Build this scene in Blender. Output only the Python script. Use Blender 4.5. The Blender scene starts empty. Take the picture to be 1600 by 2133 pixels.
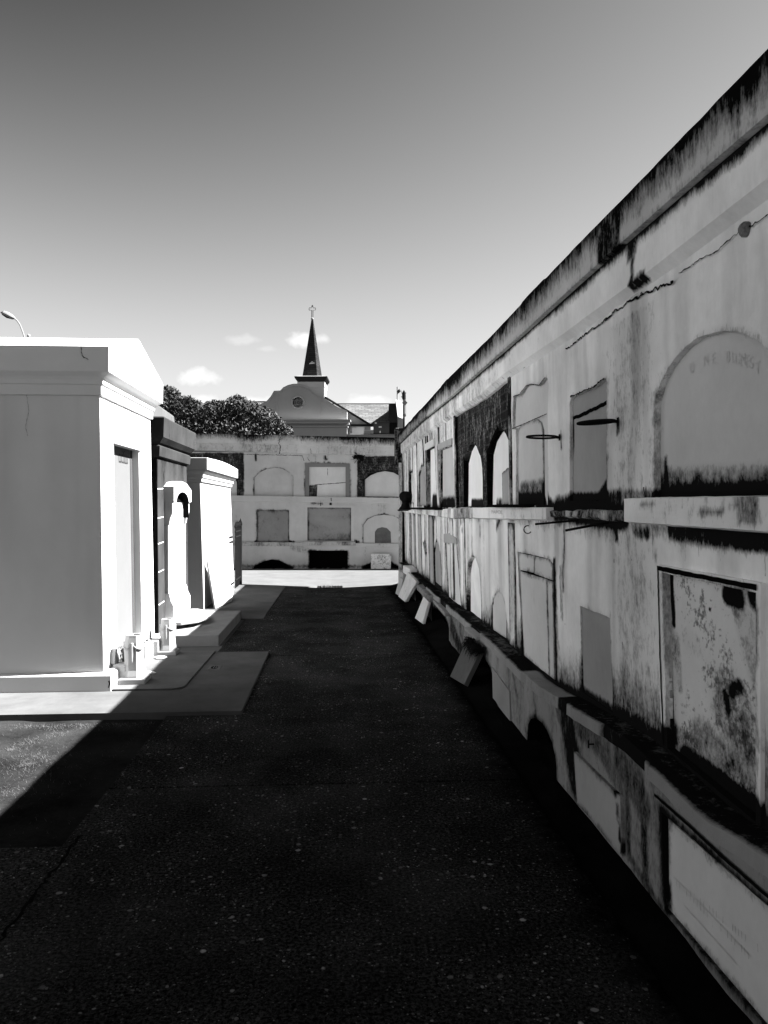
import bpy, bmesh, math, random
import numpy as np
from mathutils import Vector, Matrix
from mathutils.geometry import delaunay_2d_cdt
rng = np.random.default_rng(7)
random.seed(7)
sc = bpy.context.scene
COL = sc.collection

# ------------------------------------------------------------------ camera
FPX = 1600.0                      # focal length in pixels of the 1600x2133 photograph
EYE = 1.6
YAW = math.atan(100/1600.)        # alley runs along +Y, camera turned a little to the right
PITCH = math.atan(11.5/1600.)     # a touch down
cam_d = bpy.data.cameras.new("camera"); cam = bpy.data.objects.new("camera", cam_d); COL.objects.link(cam)
cam.location = (0, 0, EYE)
cam.rotation_euler = (math.pi/2 - PITCH, 0, -YAW)
cam_d.sensor_fit = 'VERTICAL'; cam_d.sensor_height = 36.0
cam_d.lens = 36.0*FPX/2133.
cam_d.clip_start = 0.05; cam_d.clip_end = 3000
sc.camera = cam
sc.render.resolution_x = 768; sc.render.resolution_y = 1024
R_ = cam.rotation_euler.to_matrix()
C0 = np.array([0, 0, EYE])
RM = np.array(R_)
def ray(px, py):
    d = RM @ np.array([(px-800.)/FPX, -(py-1066.5)/FPX, -1.0])
    return d

# ------------------------------------------------------------------ light
SUN_EL = math.radians(44.6)
SUN_AZ = math.radians(90-3.0)      # clockwise from +Y : almost exactly +X, slightly beyond
sdir = Vector((math.sin(SUN_AZ)*math.cos(SUN_EL), math.cos(SUN_AZ)*math.cos(SUN_EL), math.sin(SUN_EL)))
sun_d = bpy.data.lights.new("sun", 'SUN'); sun = bpy.data.objects.new("sun", sun_d); COL.objects.link(sun)
sun_d.energy = 5.0; sun_d.angle = math.radians(0.5); sun_d.color = (1, 1, 1)
sun.rotation_euler = sdir.to_track_quat('Z', 'Y').to_euler()
sun.location = (20, 0, 20)

w = bpy.data.worlds.new("World"); sc.world = w; w.use_nodes = True
nt = w.node_tree; nt.nodes.clear()
N = nt.nodes; L = nt.links
def wn(t, **k):
    n = N.new(t)
    for a, b in k.items(): setattr(n, a, b)
    return n
def wmath(op, a, b=None, c=None, clamp=False):
    n = wn('ShaderNodeMath', operation=op); n.use_clamp = clamp
    for i, v in enumerate((a, b, c)):
        if v is None: continue
        if isinstance(v, (int, float)): n.inputs[i].default_value = v
        else: L.new(v, n.inputs[i])
    return n.outputs[0]
sky = wn('ShaderNodeTexSky'); sky.sky_type = 'NISHITA'; sky.sun_disc = False
sky.sun_elevation = SUN_EL; sky.sun_rotation = SUN_AZ; sky.altitude = 0; sky.air_density = 1.15; sky.dust_density = 0.12; sky.ozone_density = 1.0
sep = wn('ShaderNodeSeparateColor'); L.new(sky.outputs[0], sep.inputs[0])
# black-and-white film behind a red filter: only the red part of the sky
SKY_POW, SKY_MUL = 1.45, 0.70
skyv = wmath('MULTIPLY', wmath('POWER', sep.outputs[0], SKY_POW), SKY_MUL*.2298)
# contrast of the film: soft shoulder and a toe
sk = wmath('MAXIMUM', wmath('SUBTRACT', skyv, .158), 0.01)
skyv = wmath('DIVIDE', wmath('MULTIPLY', sk, 1.66/.2298/1.60), wmath('SQRT', wmath('ADD', 1.0, wmath('MULTIPLY', wmath('MULTIPLY', sk, sk), 3.87))))
tc = wn('ShaderNodeTexCoord'); sx = wn('ShaderNodeSeparateXYZ'); L.new(tc.outputs['Generated'], sx.inputs[0])
ysafe = wmath('MAXIMUM', sx.outputs[1], 0.02)
az = wmath('DIVIDE', sx.outputs[0], ysafe); el = wmath('DIVIDE', sx.outputs[2], ysafe)
cx = wn('ShaderNodeCombineXYZ'); L.new(az, cx.inputs[0]); L.new(el, cx.inputs[1])
nz = wn('ShaderNodeTexNoise'); nz.inputs['Scale'].default_value = 38; nz.inputs['Detail'].default_value = 6; L.new(cx.outputs[0], nz.inputs['Vector'])
nz2 = wn('ShaderNodeTexNoise'); nz2.inputs['Scale'].default_value = 90; nz2.inputs['Detail'].default_value = 5; L.new(cx.outputs[0], nz2.inputs['Vector'])
nzs = wmath('MULTIPLY', wmath('SUBTRACT', wmath('ADD', wmath('MULTIPLY', nz.outputs[0], .7), wmath('MULTIPLY', nz2.outputs[0], .3)), 0.5), 2.6)
total = None
for (px, py, hw, hh, st) in [(410,787,44,20,1.0),(628,708,44,17,1.0),(676,706,22,13,.6),(497,708,44,11,.30),(553,727,26,7,.22),
                             (430,832,34,16,.9),(530,836,44,14,.8),(768,838,52,16,.8),(395,840,60,9,.5),(1500,1010,400,60,.3)]:
    d = ray(px, py); a0, e0 = d[0]/d[1], d[2]/d[1]
    dx = wmath('DIVIDE', wmath('SUBTRACT', az, a0), hw/FPX); dy = wmath('DIVIDE', wmath('SUBTRACT', el, e0), hh/FPX)
    r2 = wmath('SQRT', wmath('ADD', wmath('MULTIPLY', dx, dx), wmath('MULTIPLY', dy, dy)))
    v = wmath('SUBTRACT', 1.05, wmath('SUBTRACT', r2, nzs))
    v = wmath('MULTIPLY', wmath('MULTIPLY', v, 1.4, clamp=True), st)
    v = wmath('MULTIPLY', v, wmath('GREATER_THAN', sx.outputs[1], 0.03))
    total = v if total is None else wmath('MAXIMUM', total, v)
CLOUD = 2.55
mixv = wmath('ADD', wmath('MULTIPLY', skyv, wmath('SUBTRACT', 1.0, total)), wmath('MULTIPLY', total, CLOUD))
bg = wn('ShaderNodeBackground'); L.new(mixv, bg.inputs[0]); bg.inputs[1].default_value = 0.05
wo = wn('ShaderNodeOutputWorld'); L.new(bg.outputs[0], wo.inputs[0])

sc.view_settings.view_transform = 'Standard'; sc.view_settings.look = 'None'
sc.view_settings.exposure = 3.1; sc.view_settings.gamma = 1.0

# ------------------------------------------------------------------ materials
MATS = {}
def mat(name, base, dark=None, streak=1.0, amp=0.9, k=3.0, var=0.12, rough=0.9, bump=0.25, bscale=60, blot=0.0, bdark=None, nscale=9.0, metallic=0.0, mode='plaster', spec=0.0):
    """weathered grey surface. 'grime' attribute (0..1) pushes a thresholded noise; 'tone' attribute darkens the paint."""
    m = bpy.data.materials.new(name); m.use_nodes = True
    t = m.node_tree; t.nodes.clear(); n = t.nodes; l = t.links
    def nd(tp, **kk):
        x = n.new(tp)
        for a, b in kk.items(): setattr(x, a, b)
        return x
    def mt(op, a, b=None, c=None, clamp=False):
        x = nd('ShaderNodeMath', operation=op); x.use_clamp = clamp
        for i, v in enumerate((a, b, c)):
            if v is None: continue
            if isinstance(v, (int, float)): x.inputs[i].default_value = v
            else: l.new(v, x.inputs[i])
        return x.outputs[0]
    def noise(vec, s, det=5, rg=.6):
        x = nd('ShaderNodeTexNoise'); x.inputs['Scale'].default_value = s; x.inputs['Detail'].default_value = det; x.inputs['Roughness'].default_value = rg
        l.new(vec, x.inputs['Vector']); return x.outputs[0]
    tc = nd('ShaderNodeTexCoord'); P = tc.outputs['Object']
    mp = nd('ShaderNodeMapping'); l.new(P, mp.inputs['Vector'])
    mp.inputs['Scale'].default_value = (1, 1, 1/streak)
    PS = mp.outputs[0]
    if dark is None: dark = base*0.12
    ag = nd('ShaderNodeAttribute'); ag.attribute_name = 'grime'
    at = nd('ShaderNodeAttribute'); at.attribute_name = 'tone'
    n5 = noise(P, nscale*1.7, 6, .68); n1 = noise(PS, nscale, 8, .7); n2 = noise(P, 2.2, 4, .55); n3 = noise(PS, nscale*4, 5, .65)
    comb = mt('ADD', mt('ADD', mt('MULTIPLY', n1, .42), mt('MULTIPLY', n3, .23)), mt('MULTIPLY', n5, .35))
    n4 = noise(PS, nscale*14, 3, .6)
    g = mt('ADD', ag.outputs['Fac'], mt('MULTIPLY', mt('SUBTRACT', comb, .5), amp*2.4))
    g = mt('ADD', g, mt('MULTIPLY', mt('SUBTRACT', n4, .5), .45))
    g = mt('MULTIPLY', mt('SUBTRACT', g, 0.5-0.5/k), k, clamp=True)
    halo = mt('MULTIPLY', mt('MULTIPLY', mt('SUBTRACT', mt('ADD', ag.outputs['Fac'], mt('MULTIPLY', mt('SUBTRACT', comb, .5), .8)), .12), 1.1, clamp=True), .50)
    # broad, soft tonal variation
    v = mt('ADD', 1.0, mt('MULTIPLY', mt('SUBTRACT', n2, .5), var*3))
    v = mt('ADD', v, mt('MULTIPLY', mt('SUBTRACT', comb, .5), var*2.2))
    v = mt('MULTIPLY', v, mt('SUBTRACT', 1.0, mt('MULTIPLY', at.outputs['Fac'], .85)))
    v = mt('MULTIPLY', v, mt('SUBTRACT', 1.0, halo))
    col = mt('MULTIPLY', v, base)
    if blot > 0:
        nb = noise(P, 13, 8, .72); nb2 = noise(P, 48, 4, .6); nb3 = noise(P, 3.0, 2, .5)
        b = mt('ADD', mt('MULTIPLY', nb, .6), mt('MULTIPLY', nb2, .4)); b = mt('ADD', b, mt('MULTIPLY', mt('SUBTRACT', nb3, .5), .45))
        b = mt('MULTIPLY', mt('SUBTRACT', b, .60-.10*blot), 14, clamp=True)
        b = mt('MULTIPLY', b, .8)
        bd = base*.35 if bdark is None else bdark
        col = mt('ADD', mt('MULTIPLY', col, mt('SUBTRACT', 1, b)), mt('MULTIPLY', b, bd))
    height = mt('ADD', mt('MULTIPLY', noise(P, bscale, 6, .65), .4), mt('MULTIPLY', n1, .6))
    if mode == 'brick':
        cx = nd('ShaderNodeCombineXYZ'); s2 = nd('ShaderNodeSeparateXYZ'); l.new(P, s2.inputs[0])
        l.new(mt('ADD', s2.outputs[1], mt('MULTIPLY', s2.outputs[0], .999)), cx.inputs[0]); l.new(s2.outputs[2], cx.inputs[1])
        br = nd('ShaderNodeTexBrick'); l.new(cx.outputs[0], br.inputs['Vector'])
        br.inputs['Scale'].default_value = 1.0; br.inputs['Brick Width'].default_value = .22; br.inputs['Row Height'].default_value = .075
        br.inputs['Mortar Size'].default_value = .009; br.inputs['Mortar Smooth'].default_value = .4
        br.inputs['Color1'].default_value = (.5,.5,.5,1); br.inputs['Color2'].default_value = (1,1,1,1); br.inputs['Mortar'].default_value = (1.5,1.5,1.5,1)
        sr = nd('ShaderNodeSeparateColor'); l.new(br.outputs[0], sr.inputs[0])
        mask = mt('MULTIPLY', mt('SUBTRACT', mt('ADD', mt('MULTIPLY', noise(PS, 9, 8, .75), .6), mt('MULTIPLY', noise(P, 40, 4, .7), .4)), .515), 12, clamp=True)
        col = mt('MULTIPLY', col, sr.outputs[0])
        col = mt('ADD', mt('MULTIPLY', col, mt('SUBTRACT', 1, mt('MULTIPLY', mask, .7))), mt('MULTIPLY', mask, .22))
        height = mt('SUBTRACT', mt('MULTIPLY', height, .5), mt('MULTIPLY', br.outputs['Fac'], 1.2))
    if mode == 'slate':
        cx = nd('ShaderNodeCombineXYZ'); s2 = nd('ShaderNodeSeparateXYZ'); l.new(P, s2.inputs[0])
        l.new(s2.outputs[0], cx.inputs[0]); l.new(s2.outputs[2], cx.inputs[1])
        br = nd('ShaderNodeTexBrick'); l.new(cx.outputs[0], br.inputs['Vector'])
        br.inputs['Scale'].default_value = 1.0; br.inputs['Brick Width'].default_value = .42; br.inputs['Row Height'].default_value = .13
        br.inputs['Mortar Size'].default_value = .02
        br.inputs['Color1'].default_value = (.75,.75,.75,1); br.inputs['Color2'].default_value = (1.2,1.2,1.2,1); br.inputs['Mortar'].default_value = (.55,.55,.55,1)
        sr = nd('ShaderNodeSeparateColor'); l.new(br.outputs[0], sr.inputs[0])
        col = mt('MULTIPLY', col, sr.outputs[0])
    if mode == 'gravel':
        wv = nd('ShaderNodeVectorMath', operation='MULTIPLY_ADD'); nn = nd('ShaderNodeTexNoise'); nn.inputs['Scale'].default_value = 30; l.new(P, nn.inputs['Vector'])
        l.new(nn.outputs['Color'], wv.inputs[0]); wv.inputs[1].default_value = (.02,.02,0); l.new(P, wv.inputs[2])
        spk = None
        patch = mt('MULTIPLY', mt('SUBTRACT', noise(P, 1.7, 5, .6), .38), 4.5, clamp=True)
        for sc_, thr, br_ in ((30, .84, 1.0), (58, .66, .8), (110, .55, .6)):
            vr = nd('ShaderNodeTexVoronoi'); vr.inputs['Scale'].default_value = sc_; l.new(wv.outputs[0], vr.inputs['Vector'])
            sr = nd('ShaderNodeSeparateColor'); l.new(vr.outputs['Color'], sr.inputs[0])
            pres = mt('MULTIPLY', mt('SUBTRACT', sr.outputs[0], thr), 8, clamp=True)
            shape = mt('MULTIPLY', mt('SUBTRACT', mt('ADD', .16, mt('MULTIPLY', sr.outputs[2], .25)), vr.outputs['Distance']), 9, clamp=True)
            q = mt('MULTIPLY', mt('MULTIPLY', pres, shape), mt('MULTIPLY', mt('POWER', sr.outputs[1], 2.2), br_))
            spk = q if spk is None else mt('MAXIMUM', spk, q)
        spk = mt('MULTIPLY', spk, mt('ADD', .25, mt('MULTIPLY', patch, .75)))
        worn = mt('MULTIPLY', mt('SUBTRACT', noise(P, .9, 4, .55), .47), 7, clamp=True)
        fine = mt('MULTIPLY', mt('SUBTRACT', noise(P, 70, 6, .85), .44), 6.5, clamp=True)
        col = mt('MULTIPLY', col, mt('ADD', mt('MULTIPLY', fine, mt('ADD', .8, mt('MULTIPLY', patch, .5))), mt('MULTIPLY', worn, .25)))
        col = mt('ADD', col, mt('MULTIPLY', spk, base*11))
        height = mt('ADD', mt('MULTIPLY', height, .6), mt('MULTIPLY', spk, 1.0))
    col = mt('ADD', mt('MULTIPLY', col, mt('SUBTRACT', 1, g)), mt('MULTIPLY', g, dark))
    cc = nd('ShaderNodeCombineColor')
    for i in range(3): l.new(col, cc.inputs[i])
    if spec > 0:
        bs = nd('ShaderNodeBsdfPrincipled'); l.new(cc.outputs[0], bs.inputs['Base Color'])
        bs.inputs['Roughness'].default_value = rough; bs.inputs['Metallic'].default_value = metallic; bs.inputs['Specular IOR Level'].default_value = spec
    else:                                   # dry, chalky surfaces
        bs = nd('ShaderNodeBsdfDiffuse'); l.new(cc.outputs[0], bs.inputs['Color']); bs.inputs['Roughness'].default_value = .6
    if bump > 0:
        bp = nd('ShaderNodeBump'); bp.inputs['Strength'].default_value = bump; bp.inputs['Distance'].default_value = .012
        l.new(height, bp.inputs['Height']); l.new(bp.outputs[0], bs.inputs['Normal'])
    o = nd('ShaderNodeOutputMaterial'); l.new(bs.outputs[0], o.inputs[0])
    MATS[name] = m
    return m
M_PLASTER = mat('old_plaster', 0.9, .012, streak=3.2, nscale=11, amp=0.75, var=0.2, bump=.3, k=2.0)
M_BASE = mat('base_plaster', 0.3, .010, streak=2.5, nscale=10, amp=.7, var=.25, bump=.4, k=2.0)
M_COPING = mat('mouldy_coping', 0.6, .006, streak=3.5, nscale=10, amp=.95, k=1.8, var=.2, bump=.5)
M_MARBLE = mat('weathered_marble', 0.7, .012, streak=1.6, nscale=8, amp=0.75, var=.13, bump=.12, rough=.6, k=2.0)
M_MARBLE_D = mat('grey_marble', 0.4, .012, streak=2.0, nscale=8, amp=.6, var=.16, bump=.12, rough=.6, k=2.0)
M_MARBLE_W = mat('pale_plaster_panel', 0.88, .02, streak=4, nscale=7, amp=.5, var=.1, bump=.2)
M_BLOTCH = mat('lichen_marble', 0.75, .01, streak=1.4, nscale=9, amp=.8, var=.12, bump=.35, blot=0.6, bdark=.10, k=2.0)
M_BRICK = mat('exposed_brick', 0.032, .004, streak=2, nscale=9, amp=.7, var=.35, bump=.9, mode='brick')
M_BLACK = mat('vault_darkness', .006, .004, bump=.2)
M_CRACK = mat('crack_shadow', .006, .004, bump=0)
M_BPLASTER = mat('back_wall_plaster', 0.6, .012, streak=5, nscale=7, amp=.6, var=.13, bump=.2)
M_WHITE = mat('whitewash', 0.62, .05, streak=3, nscale=3, amp=.35, var=.045, bump=.12, bscale=40)
M_DOORT = mat('door_marble', 0.105, .05, streak=2, nscale=12, amp=.4, var=.05, bump=.1)
M_DSLAB = mat('dark_slate_slab', 0.12, .01, nscale=4, var=.3, bump=.15)
M_DSLAB2 = mat('grey_ledge_slab', .26, .01, nscale=5, var=.3, bump=.2)
M_VASE = mat('vase_marble', 0.27, .05, nscale=9, var=.15, bump=.1)
M_WHITE2 = mat('old_whitewash', .36, .04, streak=3, nscale=5, amp=.4, var=.08, bump=.15, bscale=40)
M_NICHE = mat('mottled_plaque', .16, .02, nscale=12, var=.4, bump=.3)
M_JAMB = mat('grey_jamb', 0.052, .02, streak=3, nscale=5, var=.3, bump=.1)  # shade of the door reveal put into this grey
M_DARKSTONE = mat('blackened_granite', 0.036, .008, streak=6, nscale=6, amp=.8, var=.45, bump=.3)
M_PATH = mat('path_aggregate', 0.05, .002, nscale=5, amp=.5, var=.35, bump=.9, mode='gravel', rough=.85)
M_SLAB = mat('smooth_concrete', 0.08, .008, nscale=5, amp=.5, var=.3, bump=.15)
M_SLAB2 = mat('pale_concrete', 0.1, .008, nscale=6, amp=.5, var=.28, bump=.15)
M_PLINTH = mat('worn_step', 0.19, .008, nscale=6, amp=.6, var=.3, bump=.2)
M_PLAZA = mat('plaza_concrete', 0.09, .01, nscale=4, amp=.5, var=.2, bump=.2)
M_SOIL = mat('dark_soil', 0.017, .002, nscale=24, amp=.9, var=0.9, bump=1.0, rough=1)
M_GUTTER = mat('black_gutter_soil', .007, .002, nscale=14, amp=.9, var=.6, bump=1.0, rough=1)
M_GRASS = mat('dry_grass', 0.1, .02, bump=0, var=.5)
M_LEAF = mat('leaf', 0.022, .01, bump=0, var=.6, rough=0.65, spec=0.2)
M_BARK = mat('bark', .05, .01, bump=.5)
M_IRON = mat('rusty_iron', .012, .004, bump=.2, rough=.7, spec=0)
M_TILE = mat('slate_roof', 0.12, .02, mode='slate', bump=0, var=.25, nscale=3)
M_SLATE_D = mat('spire_slate', 0.03, .02, mode='slate', bump=0, var=.2, nscale=3)
M_STUCCO = mat('church_stucco', 0.34, .05, nscale=1.5, var=.05, bump=0, amp=.3)
M_TRIM = mat('pale_trim', 0.36, .05, nscale=1.5, var=.05, bump=0, amp=.3)
M_ROOFEDGE = mat('dark_trim', .02, .01, bump=0)
M_METAL = mat('grey_metal', .25, .05, bump=0, rough=.5, var=.05)
M_DARKBOX = mat('dark_metal_box', .035, .01, bump=0, rough=.6)
M_GLASS = mat('dark_window', .015, .01, bump=0, rough=.2, spec=.5)
M_CREAM = mat('faded_lettering', .30, .05, bump=0)
M_FAINT = mat('worn_lettering', 0.63, .05, bump=0, var=.2)
M_LETTER = mat('dark_lettering', .02, .01, bump=0)
M_CLOTH = mat('dried_stems', .10, .02, bump=0)

# ------------------------------------------------------------------ object helpers
def link(o, parent=None):
    COL.objects.link(o)
    if parent is not None: o.parent = parent
    return o
def build(name, verts, faces, m, parent=None, attrs=None, smooth=False):
    me = bpy.data.meshes.new(name)
    me.from_pydata([tuple(map(float, v)) for v in verts], [], [tuple(map(int, f)) for f in faces])
    me.materials.append(m)
    if attrs:
        for an, arr in attrs.items():
            a = me.attributes.new(an, 'FLOAT', 'POINT'); a.data.foreach_set('value', np.asarray(arr, dtype=np.float32))
    if smooth: me.polygons.foreach_set('use_smooth', [True]*len(me.polygons))
    me.update()
    if parent is not None and parent.type == 'EMPTY' and tuple(parent.location) != (0, 0, 0):
        pl = Vector(parent.location)
        me.transform(Matrix.Translation(-pl))
    o = bpy.data.objects.new(name, me)
    return link(o, parent)
def thing(name, label, cat, loc=(0, 0, 0), group=None):
    o = bpy.data.objects.new(name, None); o.empty_display_size = .2; o.location = loc
    COL.objects.link(o); o['label'] = label; o['category'] = cat
    if group: o['group'] = group
    return o
def tag(o, label, cat, group=None):
    o['label'] = label; o['category'] = cat
    if group: o['group'] = group
    return o
def struct(o, kind='structure'):
    o['kind'] = kind; return o
class MB:
    def __init__(s): s.v = []; s.f = []
    def add(s, vs, fs):
        b = len(s.v); s.v += [tuple(map(float, v)) for v in vs]; s.f += [tuple(i+b for i in f) for f in fs]; return s
    def box(s, x0, x1, y0, y1, z0, z1, rot=0, c=None):
        vs = [(x, y, z) for z in (z0, z1) for (x, y) in ((x0,y0),(x1,y0),(x1,y1),(x0,y1))]
        if rot:
            cx, cy = c if c else ((x0+x1)/2, (y0+y1)/2)
            ca, sa = math.cos(rot), math.sin(rot)
            vs = [(cx+(x-cx)*ca-(y-cy)*sa, cy+(x-cx)*sa+(y-cy)*ca, z) for x, y, z in vs]
        return s.add(vs, [(0,3,2,1),(4,5,6,7),(0,1,5,4),(1,2,6,5),(2,3,7,6),(3,0,4,7)])
    def prism(s, poly, to3a, to3b):
        n = len(poly); a = [to3a(*p) for p in poly]; b = [to3b(*p) for p in poly]
        return s.add(a+b, [tuple(range(n))[::-1], tuple(range(n, 2*n))] + [(i, (i+1) % n, n+(i+1) % n, n+i) for i in range(n)])
    def tube(s, pts, r, seg=8, close=False):
        pts = [Vector(p) for p in pts]; n = len(pts); rings = []
        rs = r if hasattr(r, '__len__') else [r]*n
        for i, p in enumerate(pts):
            if close: t = pts[(i+1) % n]-pts[i-1]
            else: t = pts[min(i+1, n-1)]-pts[max(i-1, 0)]
            t.normalize(); a = Vector((0, 0, 1)) if abs(t.z) < .9 else Vector((1, 0, 0))
            u = t.cross(a).normalized(); v = t.cross(u)
            rings.append([p+(u*math.cos(2*math.pi*k/seg)+v*math.sin(2*math.pi*k/seg))*rs[i] for k in range(seg)])
        vs = [q for rr in rings for q in rr]; fs = []
        for i in range(n if close else n-1):
            j = (i+1) % n
            for k in range(seg): fs.append((i*seg+k, i*seg+(k+1) % seg, j*seg+(k+1) % seg, j*seg+k))
        if not close: fs += [tuple(range(seg))[::-1], tuple((n-1)*seg+k for k in range(seg))]
        return s.add(vs, fs)
    def rings(s, rg, cap=True):
        n = len(rg[0]); vs = [q for r in rg for q in r]; fs = []
        for i in range(len(rg)-1):
            for k in range(n): fs.append((i*n+k, i*n+(k+1) % n, (i+1)*n+(k+1) % n, (i+1)*n+k))
        if cap: fs += [tuple(range(n))[::-1], tuple((len(rg)-1)*n+k for k in range(n))]
        return s.add(vs, fs)
    def build(s, name, m, parent=None, smooth=False, bevel=0, grime=None):
        attrs = {'grime': [grime]*len(s.v)} if grime else None
        o = build(name, s.v, s.f, m, parent, attrs, smooth)
        if bevel:
            b = o.modifiers.new('bevel', 'BEVEL'); b.width = bevel; b.segments = 2; b.limit_method = 'ANGLE'; b.angle_limit = math.radians(35)
        return o

_lat = rng.random((256, 256))
def vnoise(x, y):
    x = np.asarray(x, float); y = np.asarray(y, float)
    xi = np.floor(x).astype(int); yi = np.floor(y).astype(int); fx = x-xi; fy = y-yi
    fx = fx*fx*(3-2*fx); fy = fy*fy*(3-2*fy)
    a = _lat[xi % 256, yi % 256]; b = _lat[(xi+1) % 256, yi % 256]; c = _lat[xi % 256, (yi+1) % 256]; d = _lat[(xi+1) % 256, (yi+1) % 256]
    return (a*(1-fx)+b*fx)*(1-fy)+(c*(1-fx)+d*fx)*fy
def fnoise(x, y, o=4):
    s = 0; a = .5
    for i in range(o): s = s+a*vnoise(np.asarray(x)*2**i+17*i, np.asarray(y)*2**i+31*i); a *= .5
    return s

class Frame:
    """a wall plane: world = O + u U + v V + w W (v is height, w stands out of the wall)"""
    def __init__(s, O, U, V, W):
        s.O, s.U, s.V, s.W = [np.array(a, float) for a in (O, U, V, W)]
    def P(s, u, v, w=0):
        u = np.asarray(u, float)[..., None]; v = np.asarray(v, float)[..., None]; w = np.asarray(w, float)[..., None]
        return s.O+u*s.U+v*s.V+w*s.W
    def cast(s, px, py, w=0):
        A = np.column_stack([s.U, s.V, -ray(px, py)]); b = C0-(s.O+w*s.W)
        r = np.linalg.solve(A, b); return (r[0], r[1])
    def poly(s, pts, w=0): return [s.cast(x, y, w) for x, y in pts]

def inpoly(P, poly):
    x, y = P[:, 0], P[:, 1]; c = np.zeros(len(P), bool); n = len(poly)
    for i in range(n):
        x1, y1 = poly[i]; x2, y2 = poly[(i+1) % n]
        if y1 == y2: continue
        cond = ((y1 > y) != (y2 > y)) & (x < (x2-x1)*(y-y1)/(y2-y1)+x1)
        c ^= cond
    return c
def resample(poly, sp):
    out = []; n = len(poly)
    for i in range(n):
        a = np.array(poly[i]); b = np.array(poly[(i+1) % n]); k = max(1, int(round(np.linalg.norm(b-a)/(sp(a[0]) if callable(sp) else sp))))
        for j in range(k): out.append(tuple(a+(b-a)*j/k))
    return out
def segd(u, v, a, b):
    a = np.array(a); b = np.array(b); d = b-a; L2 = max(d@d, 1e-9)
    t = np.clip(((u-a[0])*d[0]+(v-a[1])*d[1])/L2, 0, 1)
    return np.hypot(u-a[0]-t*d[0], v-a[1]-t*d[1])
def stainfn(stains):
    """stains: (a, b, radius, strength)"""
    def f(u, v):
        g = np.zeros(len(u))
        for a, b, r, s in stains:
            d = segd(u, v, a, b); t = np.clip(1.5-.95*d/r, 0, 1); g = np.maximum(g, s*t*t*(3-2*t))
        return g
    return f
def panel(name, fr, outline, holes, sp, m, parent, w0=0.0, depth=.03, amp=0.0, grime=None, tone=None, skirt=0.0, rough_edge=0.0, ns=3.0, eg=.40, rim_m=None):
    """flat wall piece with openings: dense triangulation, reveals of the openings, optional skirt on the rim"""
    spf = sp if callable(sp) else (lambda u: sp)
    def jit(pl):
        if rough_edge <= 0: return pl
        out = []
        for i, (a, b) in enumerate(pl):
            out.append((a+(fnoise(a*25+3, b*25)-.47)*rough_edge*2, b+(fnoise(a*25+50, b*25+9)-.47)*rough_edge*2))
        return out
    loops = [jit(resample(outline, spf))]+[jit(resample(h, spf)) for h in holes]
    pts = []; edges = []; rng_ = []
    for lp in loops:
        b = len(pts); n = len(lp); pts += lp; edges += [(b+i, b+(i+1) % n) for i in range(n)]; rng_.append((b, n))
    o = np.array(loops[0]); u0, u1, v0, v1 = o[:, 0].min(), o[:, 0].max(), o[:, 1].min(), o[:, 1].max()
    us = [u0]
    while us[-1] < u1: us.append(us[-1]+spf(us[-1]))
    G = []
    for k, u in enumerate(us):
        s = spf(u); vs = np.arange(v0+s*(.5 if k % 2 else 0), v1, s); G.append(np.column_stack([np.full(len(vs), u), vs]))
    G = np.concatenate(G)
    ok = inpoly(G, loops[0])
    for h in loops[1:]: ok &= ~inpoly(G, h)
    A = np.array(pts)
    G = G[ok]
    # drop grid points too close to a rim
    key = {}
    s0 = min(spf(u0), spf(u1))
    cell = {}
    for a in A: cell.setdefault((int(a[0]/s0), int(a[1]/s0)), []).append(a)
    keep = []
    for g in G:
        ci, cj = int(g[0]/s0), int(g[1]/s0); good = True
        for di in (-1, 0, 1):
            for dj in (-1, 0, 1):
                for a in cell.get((ci+di, cj+dj), ()):
                    if abs(a[0]-g[0])+abs(a[1]-g[1]) < s0*.6: good = False
        keep.append(good)
    G = G[np.array(keep, bool)] if len(G) else G
    allp = [Vector(map(float, p)) for p in pts]+[Vector(map(float, p)) for p in G]
    r = delaunay_2d_cdt(allp, edges, [], 0, 1e-6)
    V2 = np.array([tuple(v) for v in r[0]]); T = np.array([t for t in r[2] if len(t) == 3])
    cen = V2[T].mean(1); ok = inpoly(cen, loops[0])
    for h in loops[1:]: ok &= ~inpoly(cen, h)
    T = T[ok]
    def wof(u, v):
        return w0+amp*((fnoise(u*ns, v*ns)-.47)*2+.35*(fnoise(u*ns*5+9, v*ns*5)-.47)*2)
    verts = list(fr.P(V2[:, 0], V2[:, 1], wof(V2[:, 0], V2[:, 1]))); faces = [tuple(t) for t in T]
    uv = [V2]
    def rim(lp, d):
        b = len(verts); a = np.array(lp); n = len(a)
        ww = wof(a[:, 0], a[:, 1])
        verts.extend(fr.P(a[:, 0], a[:, 1], ww)); verts.extend(fr.P(a[:, 0], a[:, 1], np.full(n, w0-d)))
        uv.append(a); uv.append(a)
        for i in range(n): faces.append((b+i, b+(i+1) % n, b+n+(i+1) % n, b+n+i))
    deps = depth if isinstance(depth, (list, tuple)) else [depth]*(len(loops)-1)
    for lp, d in zip(loops[1:], deps): rim(lp, d)
    if skirt > 0: rim(loops[0], skirt)
    nface = len(T)
    UV = np.concatenate(uv); attrs = {}
    if grime is not None:
        g = np.asarray(grime(UV[:, 0], UV[:, 1]), float)
        if eg > 0:
            de = np.full(len(UV), 9.0)
            for lp in (loops[1:] if len(loops) > 1 else loops):
                n = len(lp); st = max(1, n//60); a = lp[::st]
                for i in range(len(a)): de = np.minimum(de, segd(UV[:, 0], UV[:, 1], a[i], a[(i+1) % len(a)]))
            e = eg*np.clip(1-de/.045, 0, 1)*(.35+1.5*fnoise(UV[:, 0]*5, UV[:, 1]*5))
            g = np.maximum(g, 0)+e
        attrs['grime'] = g
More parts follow.
